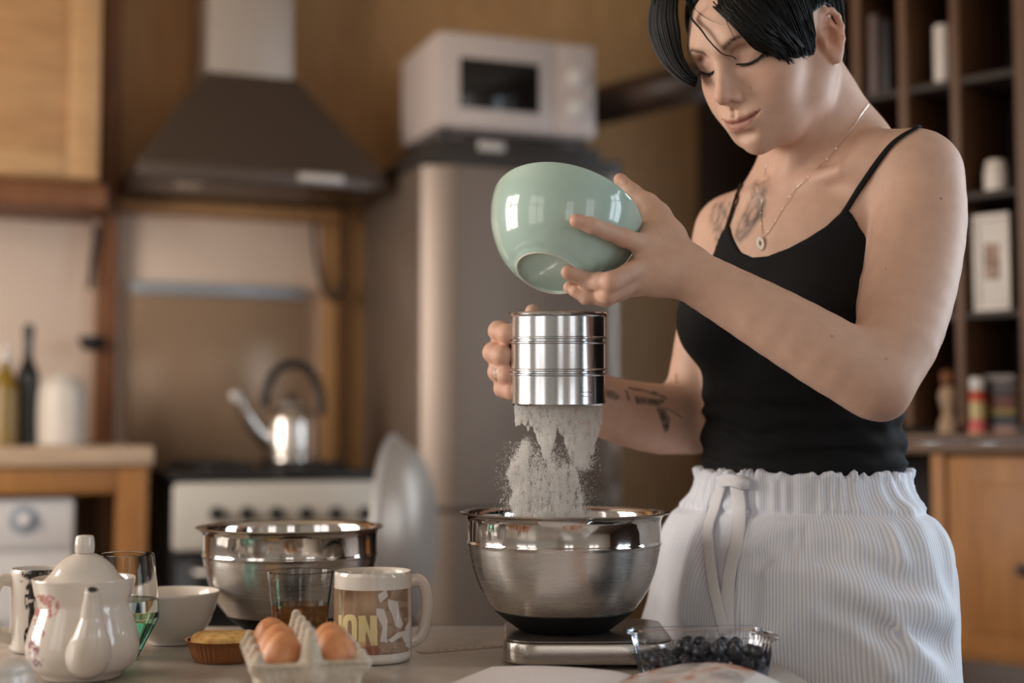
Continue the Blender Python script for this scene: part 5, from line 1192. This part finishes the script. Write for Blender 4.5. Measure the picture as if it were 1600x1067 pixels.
# top of the head, far side
for i in range(160):
    root = pl[rnd.randrange(len(pl))]; a = math.radians(rnd.uniform(-150, -60)); e = scalp((.074 * math.sin(a), -.013 + .095 * math.cos(a), rnd.uniform(.0, .05)), .006); pts = []
    for k in range(6):
        tt = k / 5; pts.append(HO + HM @ scalp(root * (1 - tt) + e * tt, .009))
    lock(pts, .0055, tip=.1)
# loose wisps over the forehead
def wisp(px, r):
    pts = []
    for x, y, off in px:
        p = on_body(x, y, off); pts.append(p if p is not None else P(x, y, 1.63))
    hs_.append(tube(spline(pts, 6), [r * (1 - .8 * (i / (len(pts) * 6 - 6)) ** 2) for i in range(len(pts) * 6 - 5)], 5, 'wisp'))
W0 = [(1070, -6, .006), (1078, 12, .007), (1088, 30, .007), (1100, 47, .006), (1113, 63, .006), (1128, 79, .006), (1140, 88, .006), (1150, 94, .003)]
for dx, r in ((0, .0012), (1.6, .0011), (-1.6, .0009), (3.2, .0008), (.8, .0010)): wisp([(x + dx * (1 - .6 * i / 7), y, o_ + .0004 * dx) for i, (x, y, o_) in enumerate(W0[:(8 if r > .0009 else 6)])], r)
wisp([(1130, 14, .004), (1136, 32, .004), (1142, 48, .003), (1151, 64, .002)], .0005); wisp([(1084, 10, .003), (1104, 28, .003), (1130, 40, .002)], .0004)
hb = bmesh.new()
for me in hs_: hb.from_mesh(me); bpy.data.meshes.remove(me)
obj('hair', bm_mesh('hair', hb, True), M_hair, person)

# ---- black strap top: offset of the torso, cut at neckline, armholes and hem
def phi_z(px, py, tr=torso):
    h = tr.trace(px, py); q = (h - TO) @ TM; return math.atan2(q[0] - .015, q[1]), q[2]
nl = [(math.radians(a), b) for a, b in ((-62, 1.172), (-50, 1.198), (-43, 1.232), (-38, 1.266))] + [phi_z(*p) for p in [(1141, 352), (1146, 372), (1158, 394), (1176, 402), (1200, 400), (1232, 388), (1262, 372), (1290, 354), (1318, 328)]] + [phi_z(*p) for p in [(1328, 330), (1344, 358), (1362, 386)]]
nl = sorted(nl); na = np.array([a for a, _ in nl]); nzv = np.array([b for _, b in nl])
na = np.concatenate([[-math.pi, na[0] - .6, na[0] - .25], na, [na[-1] + .25, na[-1] + .8, math.pi]]); nzv = np.concatenate([[1.26, 1.22, nzv[0] - .02], nzv, [nzv[-1] - .015, 1.22, 1.26]])
tank = SDF(); torso_ops(tank); tank.frame(TM, TO)
def tank_disp(q):
    ph = np.arctan2(q[:, 0], q[:, 1]); w = smooth01((1.085 - q[:, 2]) / .06)
    n1 = vnoise(np.c_[ph * 2.2, q[:, 2] * 34 + .8 * ph, q[:, 0] * 0 + 3.0]); n2 = vnoise(np.c_[ph * 5, q[:, 2] * 60 + 1.5 * ph, q[:, 0] * 0 + 9.0])
    fold = np.sin((q[:, 2] - .96) / .030 * 6.283 + 1.6 * np.sin(ph * 2.3 + .7) + 2.2 * n1)
    return -.0038 - w * (.0026 * fold + .0016 * n2 + .0015) - .0006 * n2
tank.add(tank_disp, 0, 'd')
tank.add(lambda q: q[:, 2] - np.interp(np.arctan2(q[:, 0] - .015, q[:, 1]), na, nzv), .003, '&')
tank.add(lambda q: .935 - q[:, 2], .004, '&')
tank.frame()
Vt, Qt = mesh_sdf(tank, (.13, 1.55, .92), (.62, 2.05, 1.36), .0024)
M_black = mat('black_jersey', (.0060, .0060, .0068, 1), .85, Specular_IOR_Level=.25)
t = NT(M_black); t.bump(t.noise(t.coords('Object'), 700, 2), .15, .001)
tank_top = obj('tank_top', np_mesh('tank_top', relax(Vt, Qt, 1, .4), Qt), M_black, person); tank_top['label'] = 'black strap top'
def strap(pts, r=.0042, offs=.0022):
    ps = [on_body(x, y, offs) for x, y in pts]; return [p for p in ps if p is not None]
sl_ = strap([(1306, 352), (1316, 338), (1326, 323), (1340, 300), (1356, 276), (1374, 251), (1394, 227), (1412, 213), (1430, 203)])
def over(p, dx):
    q = p + Vector(dx); h = BODY_BVH.find_nearest(q); n = h[1]; n = n if (q - h[0]).dot(n) > 0 or n.z > 0 else -n; return h[0] + n * .0026
sl_ += [over(sl_[-1], (.005, .012, -.001)), over(sl_[-1], (.012, .030, 0)), over(sl_[-1], (.014, .05, -.02))]
sr_ = strap([(1124, 398), (1131, 376), (1139, 350), (1146, 328), (1152, 308), (1158, 292), (1163, 280)])
sr_ += [over(sr_[-1], (.006, .012, -.001)), over(sr_[-1], (.014, .030, 0)), over(sr_[-1], (.018, .05, -.02))]
for sp in (sl_, sr_):
    q = [Vector(v) for v in spline(sp, 4)]; obj('strap', tube(q, .0036, 8, 'strap', flat=(1.0, .28), up=[(lambda h: h[1] if (p - h[0]).dot(h[1]) > 0 else -h[1])(BODY_BVH.find_nearest(p)) for p in q]), M_black, tank_top)

# ---- striped shorts
shorts = SDF(); shorts.frame(TM, TO)
ZW = .962
shorts.loft([.66, .72, .77, .83, .875, .905, .918, .94, ZW], [-.004, -.004, -.004, -.002, 0, 0, 0, 0, 0], [.010, .010, .008, .004, .0, 0, 0, 0, 0],
            [.180, .184, .186, .178, .162, .148, .142, .142, .144], [.138, .144, .148, .146, .133, .119, .112, .112, .114], k=.02, capr=.003)
for sx in (-1, 1):
    c0, c1 = (sx * .098, .006, .84), (sx * .110, .028, .66)
    shorts.chain([c0, c1], [.104, .113], k=.03)
def shorts_disp(q):
    ph = np.arctan2(q[:, 0], q[:, 1]); z = q[:, 2]; d = 0 * z
    band = smooth01((z - .912) / .006)                                   # gathered waistband
    gath = np.sin(ph * 46 + 2.0 * np.sin(ph * 7) + 1.5 * np.sin(ph * 13 + 1)); ru = np.sin(ph * 33 + 2.6 * np.sin(ph * 5 + .4) + 1.7 * np.sin(ph * 17))
    d += band * .0016 * gath + smooth01((z - .950) / .008) * .0030 * ru
    d -= .0050 * np.exp(-((z - .912) / .0045) ** 2)
    pl_ = smooth01((.915 - z) / .03) * smooth01((z - .78) / .12)
    d += pl_ * (.0030 * np.sin(ph * 21 + 1.7 * np.sin(ph * 6) + 8 * (z - .9)) + .0022 * np.sin(ph * 37 + 2 * np.sin(ph * 11)))
    n = vnoise(np.c_[q[:, 0] * 13, q[:, 1] * 13, z * 9 + 4]); n2 = vnoise(np.c_[q[:, 0] * 30, q[:, 1] * 30, z * 24 + 7]); low = smooth01((.91 - z) / .08)
    d += low * ((.0085 + .005 * smooth01((.86 - z) / .08)) * n + .0036 * n2)
    return -d
shorts.add(shorts_disp, 0, 'd')
# larger folds: ridges running over the hip (start, end, height, width) in the torso frame, taken from the photograph
def fold_pts(pts): 
    out = []
    for px, py in pts:
        h = shorts.trace(px, py)
        if h is not None: out.append(((h - TO) @ TM).astype(np.float32))
    return out
FOLDS = [(fold_pts(f), a, w) for f, a, w in [
    ([(1185, 895), (1240, 893), (1300, 900), (1345, 925), (1385, 955), (1430, 1010)], .011, .011),
    ([(1300, 905), (1260, 945), (1225, 985), (1200, 1010)], .010, .014),
    ([(1345, 928), (1400, 935), (1450, 950), (1482, 962)], .009, .013),
    ([(1420, 800), (1440, 850), (1455, 900), (1470, 940)], .008, .010),
    ([(1280, 960), (1330, 985), (1370, 1020), (1390, 1050)], .008, .012),
    ([(1175, 860), (1210, 835), (1245, 822)], .006, .007),
    ([(1105, 770), (1096, 830), (1080, 900), (1070, 960)], .009, .012),
    ([(1060, 800), (1045, 860), (1030, 930)], .008, .012),
    ([(1190, 880), (1170, 930), (1160, 990)], -.012, .012),
    ([(1290, 870), (1350, 880), (1410, 915)], -.008, .016),
    ([(1395, 985), (1440, 1000), (1475, 1010)], -.007, .014)]]
def fold_disp(q):
    d = np.zeros(len(q))
    for pts, a, w in FOLDS:
        best = np.full(len(q), 9.0, np.float32)
        for i in range(len(pts) - 1):
            a0 = pts[i]; ab = pts[i + 1] - a0; e = q - a0; tt = np.minimum(np.maximum(e @ (ab / max(ab @ ab, 1e-9)), 0), 1); e -= tt[:, None] * ab; best = np.minimum(best, np.einsum('ij,ij->i', e, e))
        d += 2.1 * a * np.exp(-np.sqrt(best + 4e-6) / (w * .8)) if a > 0 else 1.8 * a * np.exp(-best / w ** 2)
    return -d
shorts.add(fold_disp, 0, 'd')
def hem(q):
    ph = np.arctan2(q[:, 0], q[:, 1]); z0 = .705 + .010 * np.sin(ph * 2 + .6) + .003 * np.sin(ph * 9)
    return z0 - q[:, 2]
shorts.add(hem, .003, '&'); shorts.frame()
Vs, Qs = mesh_sdf(shorts, (.06, 1.45, .66), (.72, 2.12, 1.0), .0030)
Vs = relax(Vs, Qs, 1, .4); sm_ = np_mesh('shorts', Vs, Qs)
q_ = (Vs - TO) @ TM; ph_ = np.arctan2(q_[:, 0], q_[:, 1]); set_col(sm_, np.stack([ph_ * .165, q_[:, 2], ph_ * 0], 1), 'Thread')
M_short = mat('striped_cotton', srgb(200, 204, 218), .85, Sheen_Weight=.2)
t = NT(M_short); at = t.n('ShaderNodeAttribute', attribute_name='Thread'); sp = t.n('ShaderNodeSeparateXYZ'); t.l(at.outputs['Vector'], sp.inputs[0])
wv = t.math('SINE', t.math('MULTIPLY', sp.outputs[0], 2 * math.pi / .0044)); nz = t.noise(t.coords('Object'), 14, 3)
st = t.ramp(t.math('MULTIPLY_ADD', wv, .5, .5), [(.30, srgb(210, 216, 232)), (.62, srgb(238, 239, 243))])
t.l(st, t.b.inputs['Base Color']); t.bump(t.math('ADD', t.math('MULTIPLY', wv, .4), t.noise(t.coords('Object'), 600, 2)), .25, .0012)
shorts_o = obj('shorts', sm_, M_short, person); shorts_o['label'] = 'white and pale blue striped cotton shorts'
_b = bmesh.new(); _b.from_mesh(sm_); SH_BVH = BVHTree.FromBMesh(_b); _b.free()
def on_shorts(px, py, off):
    d = ray(px, py).normalized(); h = SH_BVH.ray_cast(CAM, d)
    if h[0] is None: return None, None
    n = h[1] if h[1].dot(d) < 0 else -h[1]; return h[0] + n * off, n
M_tape = mat('white_cotton_tape', srgb(226, 226, 230), .85)
def ribbon(pts, w, name):
    ps, ns = [], []
    for x, y, o_ in pts:
        p, n = on_shorts(x, y, o_)
        if p is not None: ps.append(p); ns.append(n)
    f_ = Vector(tuple(np.mean([tuple(n) for n in ns], 0))).normalized(); q = [Vector(v) for v in spline(ps, 6)]
    obj(name, tube(q, w, 10, name, flat=(1, .12), up=f_), M_tape, shorts_o)
ribbon([(1128, 752, .006), (1140, 748, .012), (1155, 750, .014), (1166, 756, .010)], .0080, 'drawstring')
ribbon([(1160, 756, .009), (1162, 790, .008), (1155, 840, .007), (1147, 890, .006), (1141, 935, .006), (1138, 985, .006)], .0098, 'drawstring')
ribbon([(1132, 756, .006), (1122, 790, .006), (1110, 830, .006), (1110, 860, .006), (1118, 910, .006), (1126, 950, .006), (1134, 990, .005)], .0080, 'drawstring')
p0, n0 = on_shorts(1163, 753, .010)
km = tube([p0 + Vector((-.008, 0, .003)), p0, p0 + Vector((.008, 0, -.002))], [.006, .0085, .006], 10, 'knot'); obj('knot', km, M_tape, shorts_o)

# ---- necklace and rings
M_silver = mat('silver', srgb(225, 218, 205), .25, 1.0)
ch = [(1356, 164), (1346, 178), (1334, 197), (1318, 219), (1300, 241), (1282, 260), (1262, 279), (1243, 296), (1228, 320), (1214, 343), (1203, 360), (1194, 370)]
cp = [on_body(x, y, .0012) for x, y in ch]; cp = [p for p in cp if p is not None]
ch2 = [(1192, 368), (1190, 345), (1190, 325), (1192, 305), (1194, 285), (1196, 268), (1200, 254)]
cp2 = [on_body(x, y, .0012) for x, y in ch2]; cp2 = [p for p in cp2 if p is not None]
links = []
for path in (cp, cp2):
    sp_ = spline(path, 10)
    links.append(tube(sp_, .00042, 5, 'chain'))
    acc = 0.0
    for i in range(1, len(sp_)):
        acc += float(np.linalg.norm(sp_[i] - sp_[i - 1]))
        if acc > .004 * 4:
            acc = 0; bm = bmesh.new(); bmesh.ops.create_icosphere(bm, subdivisions=1, radius=.0008, matrix=Matrix.Translation(Vector(sp_[i]))); links.append(bm_mesh('bead', bm, True))
neck = obj('necklace', joined('necklace', links), M_silver, person); neck['label'] = 'thin silver chain'
pc = on_body(1190, 381, .0022); pn = (CAM - pc).normalized(); pn = (pn + Vector((-.55, 0, .25))).normalized()
pmesh = lathe([(.0026, -.0009), (.0068, -.0010), (.0073, 0), (.0068, .0010), (.0026, .0009), (.0022, 0)], 40, 'pendant', closed=True, angle=1.0)
pmesh.transform(Matrix.Diagonal((.72, 1.28, 1, 1))); pmesh.transform(Matrix.Translation(pc) @ frame_z(pn, (1, 0, .15)).to_4x4()); obj('pendant', pmesh, M_silver, neck)
rc = PP(797, 579, 1.688); ax = (np.asarray(rtips[2]) - np.asarray(pips[2])); 
rg = (np.asarray(pips[2]) * .42 + np.asarray(rtips[2]) * .58)
rm_ = []
for k_, (tilt, o_) in enumerate(((.25, -.002), (-.22, .0022))):
    m_ = lathe([(.0108, -.0012), (.0118, -.0008), (.0122, 0), (.0118, .0008), (.0108, .0012), (.0106, 0)], 40, 'ring', closed=True, angle=1.2)
    a_ = Vector(ax).normalized(); m_.transform(Matrix.Translation(Vector(rg) + a_ * o_) @ frame_z(a_ + Vector((0, 0, tilt))).to_4x4()); rm_.append(m_)
ringo = obj('finger_ring', joined('finger_ring', rm_), M_silver, person); ringo['label'] = 'silver crossed ring'

# ------------------------------------------------------------------ falling flour
rf = np.random.default_rng(11); N0 = 560000
qx = rf.uniform(770, 960, N0); qy = 628 + 182 * rf.random(N0)
nA = vnoise(np.c_[qx / 13, qy / 26, np.full(N0, 1.0)]); nB = vnoise(np.c_[qx / 5, qy / 12, np.full(N0, 4.0)])
# clumps just below the sieve: lower edge depends on x
lo_x = [800, 806, 820, 834, 842, 850, 858, 866, 871, 878, 886, 900, 915, 928, 938, 944]
lo_y = [640, 664, 670, 668, 700, 726, 730, 700, 676, 690, 704, 716, 720, 704, 686, 640]
bot = np.interp(qx, lo_x, lo_y) + 10 * nB; left = 803 + 2 * nA; right = 943 - np.maximum(0, qy - 660) * .28 + 3 * nA
dA = smooth01((bot - qy) / 9) * smooth01((qx - left) / 3) * smooth01((right - qx) / 4) * (.62 + .38 * nB)
tail = np.exp(-((qx - 908 + (qy - 715) * -.05) / 14) ** 2) * smooth01((742 - qy) / 24) * (qy > 690) * .5
edge_ = 7 * vnoise(np.c_[qy / 14, qx * 0, np.full(N0, 2.0)]); lc = edge_ + np.interp(qy, [675, 700, 740, 780, 810], [822, 808, 797, 790, 786]); rc_ = np.interp(qy, [675, 700, 740, 780, 810], [842, 870, 908, 916, 920])
dB = smooth01((qx - lc + 6 * nA) / 10) * smooth01((rc_ - qx + 6 * nA) / 10) * smooth01((qy - 676) / 22) * np.clip(.40 + .28 * smooth01((qy - 690) / 80) + .30 * nA * (1 - smooth01((qy - 730) / 60)), .03, 1)
hole = np.exp(-((qx - 873) / 8) ** 2 - ((qy - 706) / 26) ** 2) + np.exp(-((qx - 838) / 9) ** 2 - ((qy - 692) / 18) ** 2); dB *= np.clip(1 - 1.0 * hole, .05, 1)
col_ = vnoise(np.c_[qx / 6, qy / 60, np.full(N0, 8.0)]); fine_ = vnoise(np.c_[qx / 2.2, qy / 7, np.full(N0, 9.0)]); dB = np.clip(dB * (.78 + .45 * col_ + .35 * fine_), .0, 1); dA = np.clip(dA * (.85 + .35 * fine_), 0, 1)
spray = .035 * np.exp(-np.maximum(0, np.maximum(lc - qx, qx - rc_)) / 9) * (qy > 690)
dens = np.maximum(np.maximum(dA, tail), np.maximum(dB * .75, spray)); keep = rf.random(N0) < dens * .80
qx, qy = qx[keep], qy[keep]; n = len(qx)
half = np.where(qy < 690, .048, .040); ctr = 872; side = np.clip((qx - ctr) / 75, -1, 1); yy = 1.655 + rf.uniform(-1, 1, n) * half * np.sqrt(np.clip(1 - side ** 2, .08, 1))
dr_ = np.array(FW)[None] + np.c_[(qx - 800) / F_PX, 0 * qx, 0 * qx] + np.array(UP)[None] * ((533.5 - qy) / F_PX)[:, None]; pos = np.array(CAM)[None] + dr_ * (yy / dr_[:, 1])[:, None]; print('flour grains', n)
r_ = rf.uniform(.00016, .00036, n) * (1 + .6 * (rf.random(n) < .10)); st_ = rf.uniform(1.0, 1.8, n) * np.where(qy > 690, 1.5, 1.0)
oct_ = np.array([(0, 0, 1.3), (-.95, -.55, -.5), (.95, -.55, -.5), (0, 1.1, -.5)], float); tri = np.array([(0, 1, 2), (0, 3, 1), (0, 2, 3), (1, 3, 2)])
ang = rf.uniform(0, 6.283, n); ca, sa_ = np.cos(ang), np.sin(ang); fl_ = np.where(rf.random(n) < .5, 1, -1)
O3 = np.stack([ca[:, None] * oct_[None, :, 0] - sa_[:, None] * oct_[None, :, 1], sa_[:, None] * oct_[None, :, 0] + ca[:, None] * oct_[None, :, 1], fl_[:, None] * oct_[None, :, 2]], 2)
Vf = pos[:, None, :] + O3 * (r_[:, None] * np.stack([np.ones(n), np.ones(n), st_], 1))[:, None, :]
ff_ = (tri[None] + (np.arange(n) * 4)[:, None, None]).reshape(-1, 3)
fo = obj('falling_flour', np_mesh('falling_flour', Vf.reshape(-1, 3), ff_), mat('flour_grain', srgb(255, 253, 250), 1.0, Specular_IOR_Level=.0)); tag(fo, 'white flour falling in a loose curtain from the sifter into the mixing bowl', 'flour', kind='stuff')
